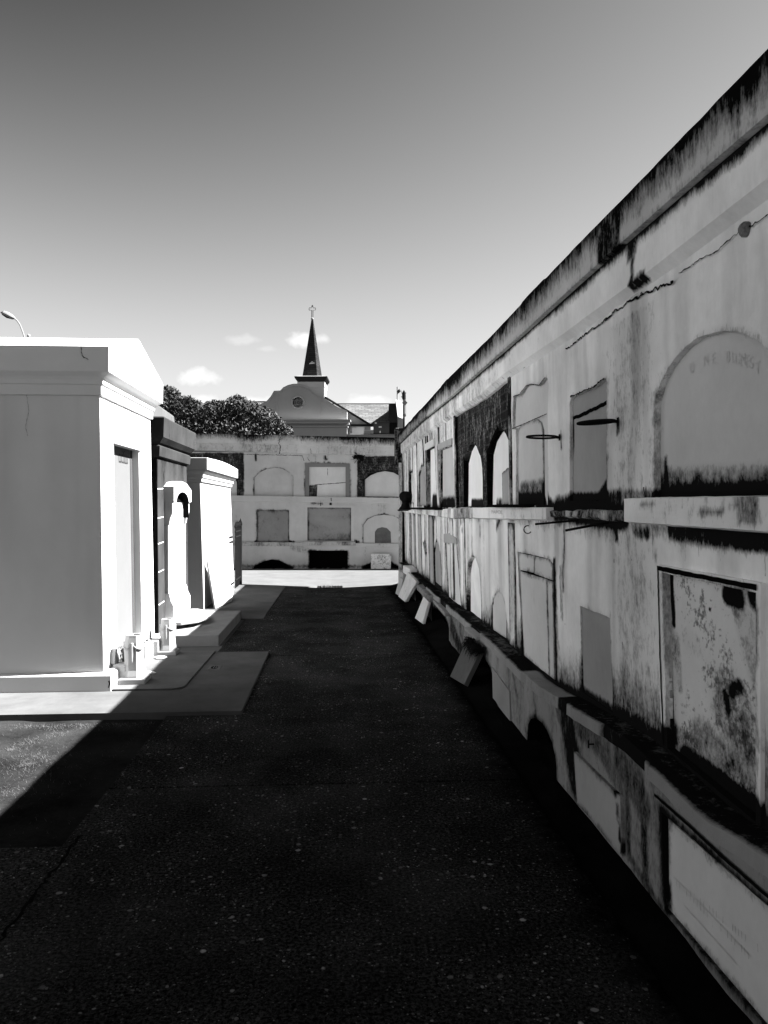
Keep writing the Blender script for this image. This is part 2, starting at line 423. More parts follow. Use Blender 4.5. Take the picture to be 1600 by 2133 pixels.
    if tone is not None: attrs['tone'] = tone(UV[:, 0], UV[:, 1])
    o = build(name, verts, faces, m, parent, attrs or None)
    if rim_m is not None:                    # openings deeper than a hand get the inner darkness painted on their sides
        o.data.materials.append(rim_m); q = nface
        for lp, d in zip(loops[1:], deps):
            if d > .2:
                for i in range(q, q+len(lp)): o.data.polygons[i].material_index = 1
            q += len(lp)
    return o
def loft(name, fr, us, prof, m, parent, grime=None, tone=None, caps=True, jit=0.0):
    """prof(u)-> list of (w, v); same count for all u"""
    verts = []; faces = []; gr = []; k = None; _DN['k'] = None
    for u in us:
        p = prof(u); k = len(p); a = np.array(p)
        if jit: a = a+(np.array([[fnoise(u*9+j*3.3, j*7.7), fnoise(u*9+40, j*5.1+2)] for j in range(k)])-.47)*2*jit
        verts.extend(fr.P(np.full(k, u), a[:, 1], a[:, 0])); gr.append(np.column_stack([np.full(k, u), a[:, 1], a[:, 0]]))
    n = len(us)
    for i in range(n-1):
        for j in range(k-1): faces.append((i*k+j, i*k+j+1, (i+1)*k+j+1, (i+1)*k+j))
    if caps: faces += [tuple(range(k)), tuple((n-1)*k+j for j in range(k))]
    G = np.concatenate(gr); attrs = {}
    if grime is not None: attrs['grime'] = grime(G[:, 0], G[:, 1], G[:, 2])
    if tone is not None: attrs['tone'] = tone(G[:, 0], G[:, 1], G[:, 2])
    return build(name, verts, faces, m, parent, attrs or None)
_DN = {'k': None}
def densify(p, s):
    out = []; ks = _DN['k']; rec = []
    for i, (a, b) in enumerate(zip(p[:-1], p[1:])):
        k = ks[i] if ks else max(1, int(math.hypot(b[0]-a[0], b[1]-a[1])/s+.5))
        rec.append(k)
        for j in range(k): out.append((a[0]+(b[0]-a[0])*j/k, a[1]+(b[1]-a[1])*j/k))
    _DN['k'] = rec
    out.append(p[-1]); return out
def ribbon(name, fr, pts, wid, w, m, parent, jag=.4, thick=.0015, even=False):
    """an irregular crack or strip lying on the wall"""
    pts = np.array(pts, float); out = []
    P = []
    for a, b in zip(pts[:-1], pts[1:]):
        k = max(1, int(np.linalg.norm(b-a)/max(wid*1.5, .012)))
        for j in range(k): P.append(a+(b-a)*j/k)
    P.append(pts[-1]); P = np.array(P); n = len(P)
    P[1:-1] += (rng.random((n-2, 2))-.5)*wid*jag*2
    T = np.gradient(P, axis=0); T /= np.linalg.norm(T, axis=1)[:, None]+1e-9; Nn = np.column_stack([-T[:, 1], T[:, 0]])
    ww = (wid*(.75+.5*fnoise(P[:, 0]*9, P[:, 1]*9)) if even else wid*(.35+.9*rng.random(n)))[:, None]*.5
    a = P+Nn*ww; b = P-Nn*ww
    verts = list(fr.P(a[:, 0], a[:, 1], w+thick))+list(fr.P(b[:, 0], b[:, 1], w+thick))
    faces = [(i, i+1, n+i+1, n+i) for i in range(n-1)]
    return build(name, verts, faces, m, parent)
def text(name, s, size, fr, u, v, w, m, parent, su=1.0, sv=1.0, align='CENTER', rot=0.0, extrude=.0):
    cu = bpy.data.curves.new(name, 'FONT'); cu.body = s; cu.size = size; cu.align_x = align; cu.align_y = 'CENTER'
    to = bpy.data.objects.new('tmp_text', cu); COL.objects.link(to)
    dg = bpy.context.evaluated_depsgraph_get(); me0 = bpy.data.meshes.new_from_object(to.evaluated_get(dg))
    vs = np.array([tuple(q.co) for q in me0.vertices]); fs = [tuple(p.vertices) for p in me0.polygons]
    bpy.data.objects.remove(to); bpy.data.curves.remove(cu); bpy.data.meshes.remove(me0)
    c, s_ = math.cos(rot), math.sin(rot); X = vs[:, 0]*abs(su); Y = vs[:, 1]*sv
    X, Y = X*c-Y*s_, X*s_+Y*c
    return build(name, fr.P(u+np.sign(su)*X, v+Y, np.full(len(X), w)), fs, m, parent)

# frames
LEAN = .02
RW = Frame((1.43, 0, 0), (0, 1, 0), (-LEAN, 0, 1), (-1, 0, 0))       # upper face of the wall of vaults on the right
LB = Frame((1.31, 0, 0), (0, 1, 0), (0, 0, 1), (-1, 0, 0))           # its lower, thicker base
FW = np.array([math.sin(YAW), math.cos(YAW), 0]); RT = np.array([math.cos(YAW), -math.sin(YAW), 0])
DB = 19.75
BW = Frame(np.array([0, 0, 0])+FW*DB, RT, (0, 0, 1), -FW)            # back wall
def at(px, py, z=0.0):
    d = ray(px, py); t = (z-EYE)/d[2]; return C0+d*t
def atY(px, py, Y):
    d = ray(px, py); return C0+d*(Y/d[1])

# ------------------------------------------------------------------ ground
Y_END = 15.75
def gz(x, y):
    k = min(max((y-11)/5.0, 0), 1); k = k*k*(3-2*k)
    return k*(-.075+.045*abs(x+.12)/1.0)
def sheet(name, x0, x1, y0, y1, z, m, nx=2, ny=2, zf=None, skirt=.0, grime=None):
    xs = np.linspace(x0, x1, nx); ys = np.linspace(y0, y1, ny)
    vs = [(x, y, z+(zf(x, y) if zf else 0)) for y in ys for x in xs]
    fs = [(j*nx+i, j*nx+i+1, (j+1)*nx+i+1, (j+1)*nx+i) for j in range(ny-1) for i in range(nx-1)]
    if skirt:
        b = len(vs); idx = [i for i in range(nx)]+[j*nx+nx-1 for j in range(1, ny)]+[(ny-1)*nx+i for i in range(nx-2, -1, -1)]+[j*nx for j in range(ny-2, 0, -1)]
        vs += [(vs[i][0], vs[i][1], vs[i][2]-skirt) for i in idx]; n = len(idx)
        fs += [(idx[k], idx[(k+1) % n], b+(k+1) % n, b+k) for k in range(n)]
    at_ = None
    if grime: at_ = {'grime': [grime(v[0], v[1]) for v in vs]}
    return build(name, vs, fs, m, None, at_)
struct(sheet('ground', -900, 900, -60, 1500, -.16, M_SOIL))
# path: cast slabs between joints
joints = [-1.2, 1.35, at(700, 1632)[1], at(700, 1364)[1], at(700, 1273)[1], Y_END+.02]
XR = 1.085
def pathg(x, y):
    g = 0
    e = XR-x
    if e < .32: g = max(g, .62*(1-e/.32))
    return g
for i in range(len(joints)-1):
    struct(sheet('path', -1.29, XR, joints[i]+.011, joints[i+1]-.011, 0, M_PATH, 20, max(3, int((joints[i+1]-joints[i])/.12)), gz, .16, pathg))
struct(sheet('path', -7, -1.2915, -1.2, 3.70, -.004, M_PATH, 12, 12, None, .15))
struct(sheet('soil', -7, -1.30, 3.70, 5.95, -.035, M_SOIL, 60, 60, lambda x, y: .03*float(fnoise(x*4, y*4)), 0))
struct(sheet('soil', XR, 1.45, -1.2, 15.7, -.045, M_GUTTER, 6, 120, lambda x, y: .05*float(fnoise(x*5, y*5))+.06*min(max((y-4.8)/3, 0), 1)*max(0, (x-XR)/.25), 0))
struct(sheet('plaza', -12, 14, Y_END, 20.2, 0, M_PLAZA, 60, 20, lambda x, y: gz(max(-2.4, min(2.4, x)), 16)*max(0, 1-(y-16.2)/3.0) if y > 16.2 else gz(max(-2.4, min(2.4, x)), 16), .1))
# concrete aprons in front of the tombs
SX = at(560, 1362)[0]
ap = sheet('pavement', -9, -.725, 5.945, 8.375, .030, M_SLAB, 20, 14, None, .07); struct(ap)
struct(sheet('pavement', -9, -1.30, 8.38, 11.2, -.006, M_SLAB, 12, 12, None, .07))
struct(sheet('pavement', -9, -1.03, 10.96, Y_END-.02, .012, M_SLAB, 12, 30, gz, .07))
# paler doorstep slab with a rounded corner
pl = [(-2.2, 6.65), (-1.44, 6.65)]+[(-1.44+.13*math.sin(a), 6.78-.13*math.cos(a)) for a in np.linspace(.2, math.pi/2, 6)]+[(-1.30, 8.37), (-2.2, 8.37)]
struct(MB().prism(pl, lambda x, y: (x, y, -.02), lambda x, y: (x, y, .045)).build('pavement', M_SLAB2))
# joint and crack lines of the path
GR = Frame((0, 0, 0), (1, 0, 0), (0, 1, 0), (0, 0, 1))
def gpt(px, py): p = at(px, py, 0); return (p[0], p[1])
crk = [gpt(*p) for p in [(165,1742),(150,1765),(128,1795),(110,1815),(88,1845),(70,1870),(48,1900),(24,1925),(0,1962)]]
struct(ribbon('path', GR, crk, .016, .001, M_CRACK, None, jag=.6, thick=.003))
# pale edging strips running to the drain
for pts, wd in (([(500,1186.5),(560,1193),(655,1209)], .05), ([(845,1196),(780,1202),(716,1210)], .05)):
    q = [gpt(*p) for p in pts]
    verts = []; n = len(q)
    m_ = MB()
    for (a, b) in zip(q[:-1], q[1:]):
        a = np.array(a); b = np.array(b); t = (b-a)/np.linalg.norm(b-a); nn = np.array([-t[1], t[0]])*wd
        m_.add([(*(a-nn), .012), (*(b-nn), .012), (*(b+nn), .012), (*(a+nn), .012)], [(0,1,2,3)])
drain = thing('storm_drain', 'dark slotted storm drain at the low point where the path meets the sunlit paving', 'drain', (-.11, 15.9, 0))
zd = -.075
d0 = at(660, 1221, zd); d1 = at(713, 1213, zd)
MB().box(d0[0], d1[0], 15.62, 16.12, zd-.03, zd+.012).build('grate_frame', M_IRON, drain)
mb = MB()
for i in range(9):
    x = d0[0]+.03+(d1[0]-d0[0]-.06)*i/8; mb.box(x-.006, x+.006, 15.66, 16.08, zd+.012, zd+.022)
mb.build('grate_bars', M_BLACK, drain)
mb = MB()
for i in range(40):
    x = d0[0]+.1+random.random()*(d1[0]-d0[0])*.45; y = 15.66+random.random()*.2; a = random.random()*3
    mb.add([(x, y, zd+.02), (x+.05*math.cos(a), y+.02, zd+.05+random.random()*.03), (x+.012, y+.004, zd+.02)], [(0,1,2)])
tag(mb.build('leaf_litter', M_GRASS), 'pale dry leaf litter caught on the left end of the drain grate', 'leaves')

# ------------------------------------------------------------------ right-hand wall of vaults
vault = thing('vault_wall', 'long weathered white wall of burial vaults in shade along the right side of the alley', 'vault wall', (0, 0, 0))
def curve_from(px, fr, w, ext0, ext1):
    q = sorted(fr.poly(px, w)); us = [a[0] for a in q]; vs = [a[1] for a in q]
    us = [ext0]+us+[ext1]; vs = [vs[0]]+vs+[vs[-1]]
    return lambda u: float(np.interp(u, us, vs))
WT = .075
YW = 15.75
YN = -1.6
top = curve_from([(1600,100),(1422,285),(1290,422),(1200,513),(1023,700),(940,782),(844,889)], RW, WT, YN, 20)
cbot = curve_from([(1600,237),(1471,348),(1293,506),(1200,590),(1090,692),(1000,771),(940,825),(876,877.5)], RW, WT, YN, 20)
fbot = curve_from([(1600,368),(1350,564),(1170,697),(1047,780),(998,823),(942,859),(882,904)], RW, .045, YN, 20)
lipv = curve_from([(1660,1842),(1600,1783),(1476,1711),(1360,1599),(1281,1527),(1220,1490),(1107,1425),(1050,1365),(1000,1318),(940,1268),(890,1225)], LB, .025, YN, 20)
# coping
def usamp(a, b):
    out = [a]
    while out[-1] < b: out.append(out[-1]+max(.02, .012*max(out[-1], 1.5)))
    out[-1] = b; return out
def coping_prof(u):
    t = top(u)+.008*(fnoise(u*9, 3.3)-.5)+(.010 if u > 3.4 and fnoise(int(u*1.7)*.73, 1) > .5 else 0); b = cbot(u)
    return densify([(-.75, t+.03), (-.02, t+.012), (WT, t), (WT, b), (.03, b-.004), (-.03, b-.004)], .035)
def coping_g(u, v, w):
    t = np.array([top(x) for x in u]); b = np.array([cbot(x) for x in u]); h = (v-b)/(t-b)
    band = fnoise(u*2.1, u*0+4)*1.2
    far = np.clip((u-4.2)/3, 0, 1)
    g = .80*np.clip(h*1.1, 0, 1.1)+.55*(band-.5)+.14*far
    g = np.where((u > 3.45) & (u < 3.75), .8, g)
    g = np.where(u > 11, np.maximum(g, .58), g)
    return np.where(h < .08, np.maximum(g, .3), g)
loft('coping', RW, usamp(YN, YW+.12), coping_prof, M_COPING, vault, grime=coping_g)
# frieze under the coping
def frieze_prof(u):
    b = cbot(u); f = fbot(u)
    return densify([(-.03, b), (.045, b), (.042, f), (.0, f-.035), (-.03, f-.04)], .03)
fst = stainfn([(RW.cast(1335,480,.04), RW.cast(1312,530,.04), .03, .8), (RW.cast(1322,520,.04), RW.cast(1316,590,.04), .022, .8), (RW.cast(1312,596,.04), RW.cast(1342,574,.04), .022, .85)])
def frieze_g(u, v, w):
    b = np.array([cbot(x) for x in u]); d = b-v
    edge = .045+.05*(fnoise(u*3, u*0)-.45)
    g = np.clip(1.15-d/np.maximum(edge, .01), 0, 1)  # black strip under the coping: mould plus painted shade
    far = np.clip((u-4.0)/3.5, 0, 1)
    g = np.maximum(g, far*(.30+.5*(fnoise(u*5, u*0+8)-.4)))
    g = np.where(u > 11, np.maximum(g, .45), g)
    return np.maximum(g, fst(u, v))
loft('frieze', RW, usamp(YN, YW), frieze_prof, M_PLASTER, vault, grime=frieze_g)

# --- openings in the face, traced onto the wall plane
def pp(*pts): return RW.poly(pts)
big_arch = pp((1363,1037),(1363,840),(1375,801),(1392,766),(1410,741),(1430,720),(1450,706),(1470,697),(1490,692),(1510,689),(1530,690),(1550,695),(1572,706),(1590,720),(1606,735),(1622,752),(1650,800),(1650,1036))
tab_b = pp((1187,1043),(1187,842),(1190,829),(1200,822),(1218,815),(1238,806),(1250,797),(1260,788),(1264,796),(1264,1042))
tab_c = pp((1075,1054),(1075,894),(1068,894),(1070,827),(1083,823),(1090,812),(1097,804),(1108,800),(1122,804),(1130,797),(1137,786),(1141,790),(1141,1052))
brick = pp((950,1057),(946,866),(1000,828),(1059,789),(1060,1057))
tab_g = pp((918,1057),(918,938),(942,928),(948,1057))
tab_h = pp((889,1056),(889,938),(905,929),(911,1056))
tab_j = pp((872,1053),(872,990),(877,970),(880,967),(884,975),(888,1053))
tab_k = pp((852,1047),(852,985),(859,980),(862,1047))
m1 = pp((1387,1193),(1584,1235),(1584,1712),(1398,1559))
m2 = pp((1209,1262),(1271,1287),(1277,1484),(1214,1442))
m3 = pp((1078,1149),(1111,1156),(1146,1165),(1153,1178),(1154,1300),(1159,1420),(1089,1366),(1080,1195))
m4 = pp((1025,1311),(1024,1262),(1028,1243),(1033,1234),(1038,1232),(1045,1239),(1051,1258),(1054,1285),(1055,1331))
m5 = pp((973,1277),(973,1195),(976,1172),(981,1160),(986,1157),(992,1163),(998,1185),(1001,1215),(1003,1297))
m6 = pp((928,1131),(951,1133),(961,1268),(934,1246))
m7 = pp((905,1212),(903,1155),(907,1130),(911,1127),(915,1140),(918,1165),(920,1224))
m8 = pp((881,1128),(886,1130),(889,1153),(884,1150))
def spR(u): return .024 if u < 4.2 else (.034 if u < 6.5 else .06)
u_in0 = YN
bot = [(u, lipv(u)-.03) for u in usamp(YN, YW)[::8]]+[(YW, lipv(YW)-.03)]
outl = bot+[(YW, fbot(YW)+.02)]+[(u, fbot(u)+.01) for u in usamp(YN, YW)[::-1][::8]]+[(YN, fbot(YN)+.01)]
RS = lambda a, b, r, s: (RW.cast(*a), RW.cast(*b), r, s)
face_st = [RS((1290,1041),(1160,1050),.05,.8), RS((1165,1062),(1300,1075),.07,.95), RS((1200,1075),(1290,1085),.05,1.0),
           RS((1140,1052),(1165,1075),.06,.9), RS((1120,1050),(1160,1060),.05,.7), RS((1285,1030),(1365,1034),.03,.6),
           RS((1325,1108),(1350,1112),.03,.75), RS((1400,1103),(1600,1122),.05,.85), RS((1480,1116),(1600,1128),.04,.95),
           RS((1282,1100),(1284,1120),.03,.8), RS((1175,1105),(1174,1230),.022,.62), RS((1168,1180),(1170,1290),.02,.55),
           RS((1310,600),(1330,572),.03,.9), RS((1153,1170),(1158,1420),.018,.85), RS((1156,1170),(1162,1420),.03,.6),
           RS((1040,1082),(1035,1100),.02,.7), RS((998,1080),(1000,1110),.02,.8), RS((960,1080),(962,1105),.02,.8),
           RS((890,905),(893,1000),.09,.95), RS((880,905),(883,960),.07,.9), RS((912,930),(915,1055),.05,.75), RS((900,1020),(905,1055),.2,.75),
           RS((885,1060),(920,1062),.06,.8), RS((1262,870),(1262,960),.015,.45), RS((1288,878),(1288,900),.02,.7), RS((1168,905),(1168,930),.02,.65),
           RS((1268,1345),(1262,1440),.02,.45), RS((1335,1420),(1340,1510),.025,.5), RS((1330,1110),(1335,1500),.03,.3), RS((1376,1190),(1390,1555),.022,.62),
           RS((1310,1120),(1312,1200),.02,.35), RS((1360,1110),(1366,1165),.01,.5)]
lows = stainfn(face_st)
def face_g(u, v):
    lip = np.array([lipv(x) for x in u]); d = v-lip
    hgt = .035+.09*fnoise(u*2.2, u*0+2)+.05*np.clip(1-(u-3.2)/1.2, 0, 1)
    g = np.clip(1.2-d/hgt, 0, 1)*1.0
    g = np.maximum(g, np.clip(.72-d/(hgt*3.2)*.6, 0, .55))
    ft = np.array([fbot(x) for x in u]); far = np.clip((u-5.5)/4, 0, 1)
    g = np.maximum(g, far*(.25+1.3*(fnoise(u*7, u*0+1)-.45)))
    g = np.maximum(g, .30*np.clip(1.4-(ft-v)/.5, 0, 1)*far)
    under = (np.clip(1-(1.50-v)/(.05+.12*fnoise(u*6, u*0+5)), 0, 1))*(v < 1.52)
    g = np.maximum(g, under*.62*(fnoise(u*8, u*0+6)+.25))
    g = np.maximum(g, .30*np.exp(-((u-3.55)/.35)**2)*(v < 2.5)*(v > .5))
    return np.maximum(g, lows(u, v))
tonest = stainfn([RS((1322,600),(1325,820),.055,.45), RS((1325,820),(1315,1000),.05,.33), RS((1330,700),(1318,1020),.09,.15), RS((1160,1090),(1158,1180),.05,.3), RS((1300,1200),(1290,1500),.12,.1)])
def face_t(u, v):
    s_ = np.clip((fnoise(u*4.3+2, v*.45)-.47)*5, 0, 1)*.22+np.clip((fnoise(u*11+2, v*.8+5)-.5)*5, 0, 1)*.18
    return np.maximum(tonest(u, v), s_)
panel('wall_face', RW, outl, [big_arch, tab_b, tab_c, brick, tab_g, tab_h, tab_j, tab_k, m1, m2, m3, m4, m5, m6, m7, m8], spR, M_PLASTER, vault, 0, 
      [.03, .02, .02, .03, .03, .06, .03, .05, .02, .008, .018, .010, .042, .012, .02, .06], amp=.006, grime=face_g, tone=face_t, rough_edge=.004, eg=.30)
def tabl(name, poly, w0, m, st=(), tone=0, grow=.004, sp=.03, amp=.001, rough_edge=0, holes=(), depth=.02, skirt=0, gbase=0.0):
    if grow:
        c = np.mean(poly, axis=0); poly = [tuple(np.array(p)+(np.array(p)-c)/max(np.linalg.norm(np.array(p)-c), 1e-6)*grow) for p in poly]
    f = stainfn([s if not isinstance(s[0][0], int) and not isinstance(s[0][0], tuple) else s for s in st])
    return panel(name, RW, poly, list(holes), sp, m, vault, w0, depth, amp, grime=lambda u, v: np.maximum(f(u, v), gbase), tone=(lambda u, v: u*0+tone), skirt=skirt, rough_edge=rough_edge)
S = lambda a, b, r, s, w=0: (RW.cast(*a, w), RW.cast(*b, w), r, s)
tabl('tablet', big_arch, -.029, M_MARBLE, [S((1370,1030),(1600,1030),.055,1.0), S((1370,1015),(1600,1018),.08,.55), S((1372,960),(1374,1030),.018,.9), S((1440,1010),(1450,1025),.05,.8), S((1385,1000),(1395,1025),.04,.6)], grow=.02, tone=.08)
tabl('tablet', tab_b, -.019, M_MARBLE_D, [S((1188,1038),(1262,1038),.03,1.0), S((1245,1030),(1262,1000),.03,.8), S((1188,870),(1188,1040),.01,.6)], grow=.01)
ribbon('crack', RW, RW.poly([(1188,872),(1215,860),(1240,848),(1262,836)]), .022, -.017, M_CRACK, vault, .12, .0015, True)
ribbon('crack', RW, RW.poly([(1190,827),(1205,820),(1238,806),(1262,787)]), .010, .001, M_CRACK, vault, .5, .006)
tabl('tablet', tab_c, -.019, M_MARBLE, [S((1080,1048),(1128,1048),.05,1.0), S((1090,1030),(1125,1030),.05,.6), S((1140,870),(1141,1050),.012,.8)], grow=.01, tone=0)
tabl('tablet', pp((1078,1053),(1078,893),(1084,886),(1116,873),(1124,880),(1128,896),(1130,1052)), -.008, M_MARBLE, [S((1080,1047),(1129,1045),.075,1.0), S((1085,1020),(1125,1015),.06,.6)], grow=0, skirt=.012, tone=.04)
ribbon('crack', RW, RW.poly([(1068,893),(1090,884),(1115,873),(1140,862)]), .007, -.006, M_CRACK, vault, .1, .01)
ribbon('crack', RW, RW.poly([(1071,826),(1083,822),(1097,804),(1108,800),(1124,803),(1137,786)]), .008, .0, M_CRACK, vault, .3, .006)
# exposed brick bay with its two pointed plaster closures
eo = pp((1010,1055),(1012,948),(1019,920),(1030,900),(1040,893),(1048,903),(1055,922),(1057.5,935),(1057.5,1055))
fo = pp((962,1055),(963,965),(969,940),(979,921),(988,930),(995,950),(999,975),(1000,1055))
panel('brickwork', RW, brick, [eo, fo], .03, M_BRICK, vault, -.025, .05, .010, grime=stainfn([S((1010,950),(1012,1055),.05,.9), S((962,960),(964,1055),.05,.9), S((1030,900),(1010,950),.06,.8), S((1000,830),(1050,800),.05,.3)]), rough_edge=.004)  # left jambs of the arches darkened: recess shade put into the colour
tabl('tablet', eo, -.074, M_MARBLE_W, [S((1020,1050),(1058,1052),.06,.6)], grow=.02, tone=0)
tabl('tablet', fo, -.074, M_MARBLE_W, [S((970,1050),(999,1052),.06,.8)], grow=.02)
tabl('plaster_smear', pp((1030,1050),(1029,985),(1034,980),(1040,976),(1047,973),(1055,965),(1056,1050)), -.072, M_MARBLE_D, [], grow=0, tone=.02, rough_edge=.012, sp=.02)
tabl('tablet', tab_g, -.029, M_MARBLE, [S((920,1052),(947,1052),.1,.9)], grow=.02, tone=.2)
panel('tablet_head', RW, pp((916,937),(916,925),(943,913),(943,926)), [], .04, M_MARBLE_D, vault, .02, 0, 0, skirt=.03)
tabl('tablet', tab_h, -.059, M_MARBLE_W, [S((895,1050),(911,1052),.15,.9)], grow=.03)
panel('tablet_head', RW, pp((888,938),(888,925),(906,914),(906,928)), [], .05, M_MARBLE, vault, .02, 0, 0, skirt=.03)
tabl('tablet', tab_j, -.029, M_MARBLE_D, [], grow=.02, tone=.1)
tabl('tablet', tab_k, -.049, M_MARBLE, [], grow=.03)
# framed tablet low on the near part
panel('tablet_frame', RW, pp((1374,1176),(1594,1214),(1594,1722),(1386,1552)), [m1], .02, M_PLASTER, vault, .016, .03, .002, grime=stainfn([S((1386,1540),(1600,1720),.06,1)]), skirt=.018, rough_edge=.002)
ribbon('joint', RW, pp((1378,1183),(1480,1203),(1588,1224)), .020, .018, M_CRACK, vault, .05, .002, True)
ribbon('joint', RW, pp((1379,1186),(1384,1380),(1391,1552)), .012, .017, M_CRACK, vault, .15, .002, True)
tabl('tablet', m1, -.018, M_BLOTCH, [S((1505,1240),(1530,1250),.035,1.0), S((1560,1245),(1582,1275),.04,.9), S((1582,1300),(1584,1600),.022,.75), S((1390,1200),(1396,1300),.014,.9), S((1520,1270),(1525,1280),.02,.6),
     S((1515,1440),(1530,1430),.03,.85), S((1500,1445),(1507,1480),.022,.85), S((1540,1500),(1550,1580),.04,.6), S((1450,1540),(1560,1640),.09,.5), S((1400,1530),(1560,1660),.05,.5), S((1420,1575),(1590,1705),.05,.95), S((1469,1268),(1470,1270),.007,1.0),
     S((1420,1330),(1450,1350),.05,.18), S((1510,1470),(1560,1640),.14,.42), S((1540,1290),(1575,1420),.07,.33), S((1400,1330),(1408,1430),.03,.35)], grow=.01, sp=.014)
tabl('tablet', m2, -.006, M_MARBLE_D, [S((1214,1440),(1276,1480),.03,.6)], grow=.01, tone=.12)
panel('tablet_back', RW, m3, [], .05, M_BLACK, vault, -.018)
for q, tn in (([(1080,1152),(1110.5,1158),(1110.5,1193),(1081,1187)], 0), ([(1112,1159),(1145,1166),(1149,1178),(1149,1209),(1112,1195)], .05), ([(1082,1190),(1136.5,1207),(1142,1408),(1090,1365)], .0), ([(1138,1208),(1149,1212),(1153,1416),(1143.5,1409)], .08)):
    panel('tablet', RW, pp(*q), [], .03, M_MARBLE, vault, -.006, 0, .001, grime=stainfn([S((1110,1230),(1112,1260),.02,.25)]), tone=(lambda u, v, tn=tn: u*0+tn), skirt=.01)
tabl('tablet', m4, -.009, M_MARBLE, [S((1025,1245),(1025,1310),.006,.8)], grow=.01, tone=.1)
tabl('tablet', m5, -.041, M_PLASTER, [], grow=.02)
tabl('tablet', m6, -.011, M_MARBLE, [S((951,1133),(961,1268),.02,.8)], grow=.01)
panel('tablet_head', RW, pp((926,1130),(926,1112),(936,1111),(952,1121),(953,1133)), [], .04, M_MARBLE_D, vault, .012, 0, .002, skirt=.02)
tabl('tablet', m7, -.019, M_MARBLE_D, [], grow=.02, tone=.15)
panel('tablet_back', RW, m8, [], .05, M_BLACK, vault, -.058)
# shallow relief strips in the far part: the piers between vaults
for px, wd in ((1066, .07), (950, .09), (916, .08), (889, .06), (870, .08), (848, .1)):
    u = RW.cast(px, 1000)[0]; f = fbot(u)
    panel('pilaster', RW, [(u-wd/2, 1.60), (u+wd/2, 1.60), (u+wd/2, f-.03), (u-wd/2, f-.03)], [], .05, M_PLASTER, vault, .012, 0, .002, grime=lambda a, b: .25+.5*(fnoise(a*9, a*0)-.4), skirt=.012)
for px0, px1, tn in ((895, 903, .6), (938, 944, .25), (965, 969, .15), (1060, 1073, .12), (872, 878, .5), (862, 866, .7)):
    u0 = RW.cast(px0, 1100)[0]; u1 = RW.cast(px1, 1100)[0]
    panel('pilaster', RW, [(u1, lipv(u1)+.02), (u0, lipv(u0)+.02), (u0, 1.47), (u1, 1.47)], [], .06, M_PLASTER, vault, .009, 0, .002, grime=lambda a, b: .2+.4*(fnoise(a*9, a*0)-.4), tone=lambda a, b, tn=tn: a*0+tn, skirt=.009)
# ledge between the two rows
def edge_curve(px, w): 
    q = sorted(RW.poly(px, w)); return (lambda u: float(np.interp(u, [a[0] for a in q], [a[1] for a in q])))
lt1 = edge_curve([(1640,1033),(1600,1034),(1450,1036),(1300,1039)], .05); lb1 = edge_curve([(1640,1110),(1600,1107),(1450,1096),(1310,1087)], .05)
lt2 = edge_curve([(1137,1058),(1050,1057),(985,1058),(900,1061),(850,1063)], .05); lb2 = edge_curve([(1137,1082),(1050,1080.5),(985,1078),(940,1079),(890,1072),(850,1067)], .05)
def ledge(name, ua, ub, lt, lb, w, gr, m=M_PLASTER, jit=.003):
    prof = lambda u: densify([(-.01, lt(u)+.004), (w, lt(u)), (w, lb(u)), (-.01, lb(u)-.012)], .03)
    return loft(name, RW, usamp(ua, ub), prof, m, vault, grime=gr, jit=jit)
ls = stainfn([RS((1560,1050),(1600,1048),.03,.55), RS((1575,1075),(1600,1080),.035,.55), RS((1480,1060),(1530,1064),.012,.6), RS((1360,1050),(1380,1052),.02,.45), RS((1298,1040),(1305,1085),.03,.8)])
uN = RW.cast(1300, 1060, .05)[0]
ledge('ledge', YN, uN, lt1, lb1, .05, lambda u, v, w: np.maximum(ls(u, v), .16+.3*(fnoise(u*5, v*5)-.5)))
u2 = RW.cast(1137, 1070, .05)[0]; u3 = RW.cast(985, 1070, .05)[0]; u4 = RW.cast(848, 1064, .05)[0]
ledge('ledge', u2, u3, lt2, lb2, .05, lambda u, v, w: .12+.6*(fnoise(u*6, v*2)-.5))
ledge('ledge', u3+.004, YW, lt2, lb2, .035, lambda u, v, w: .35+.9*(fnoise(u*4, v*2)-.5), jit=.008)
# broken stretch of the ledge: ragged black mortar
bt = edge_curve([(1298,1066),(1230,1062),(1165,1066),(1138,1062)], 0); bb = edge_curve([(1298,1084),(1230,1078),(1165,1074),(1138,1078)], 0)
ledge('broken_ledge', uN+.002, u2-.002, bt, bb, .02, lambda u, v, w: .62+.8*(fnoise(u*14, v*9)-.5), M_PLASTER, .012)
# thin dark stone shelves lying along the upper ledge
for (a, b, z, th, ww) in (((1100,1050),(1028,1050),.010,.022,.11), ((920,1056),(862,1052),.012,.03,.14)):
    ua = RW.cast(*a, .05)[0]; ub = RW.cast(*b, .05)[0]; v = lt2((ua+ub)/2)+.001
    x1 = 1.43-LEAN*v
    MB().box(x1-ww, x1-.002, min(ua, ub), max(ua, ub), v, v+th).build('shelf', M_DARKSTONE, vault, bevel=.004, grime=.9)
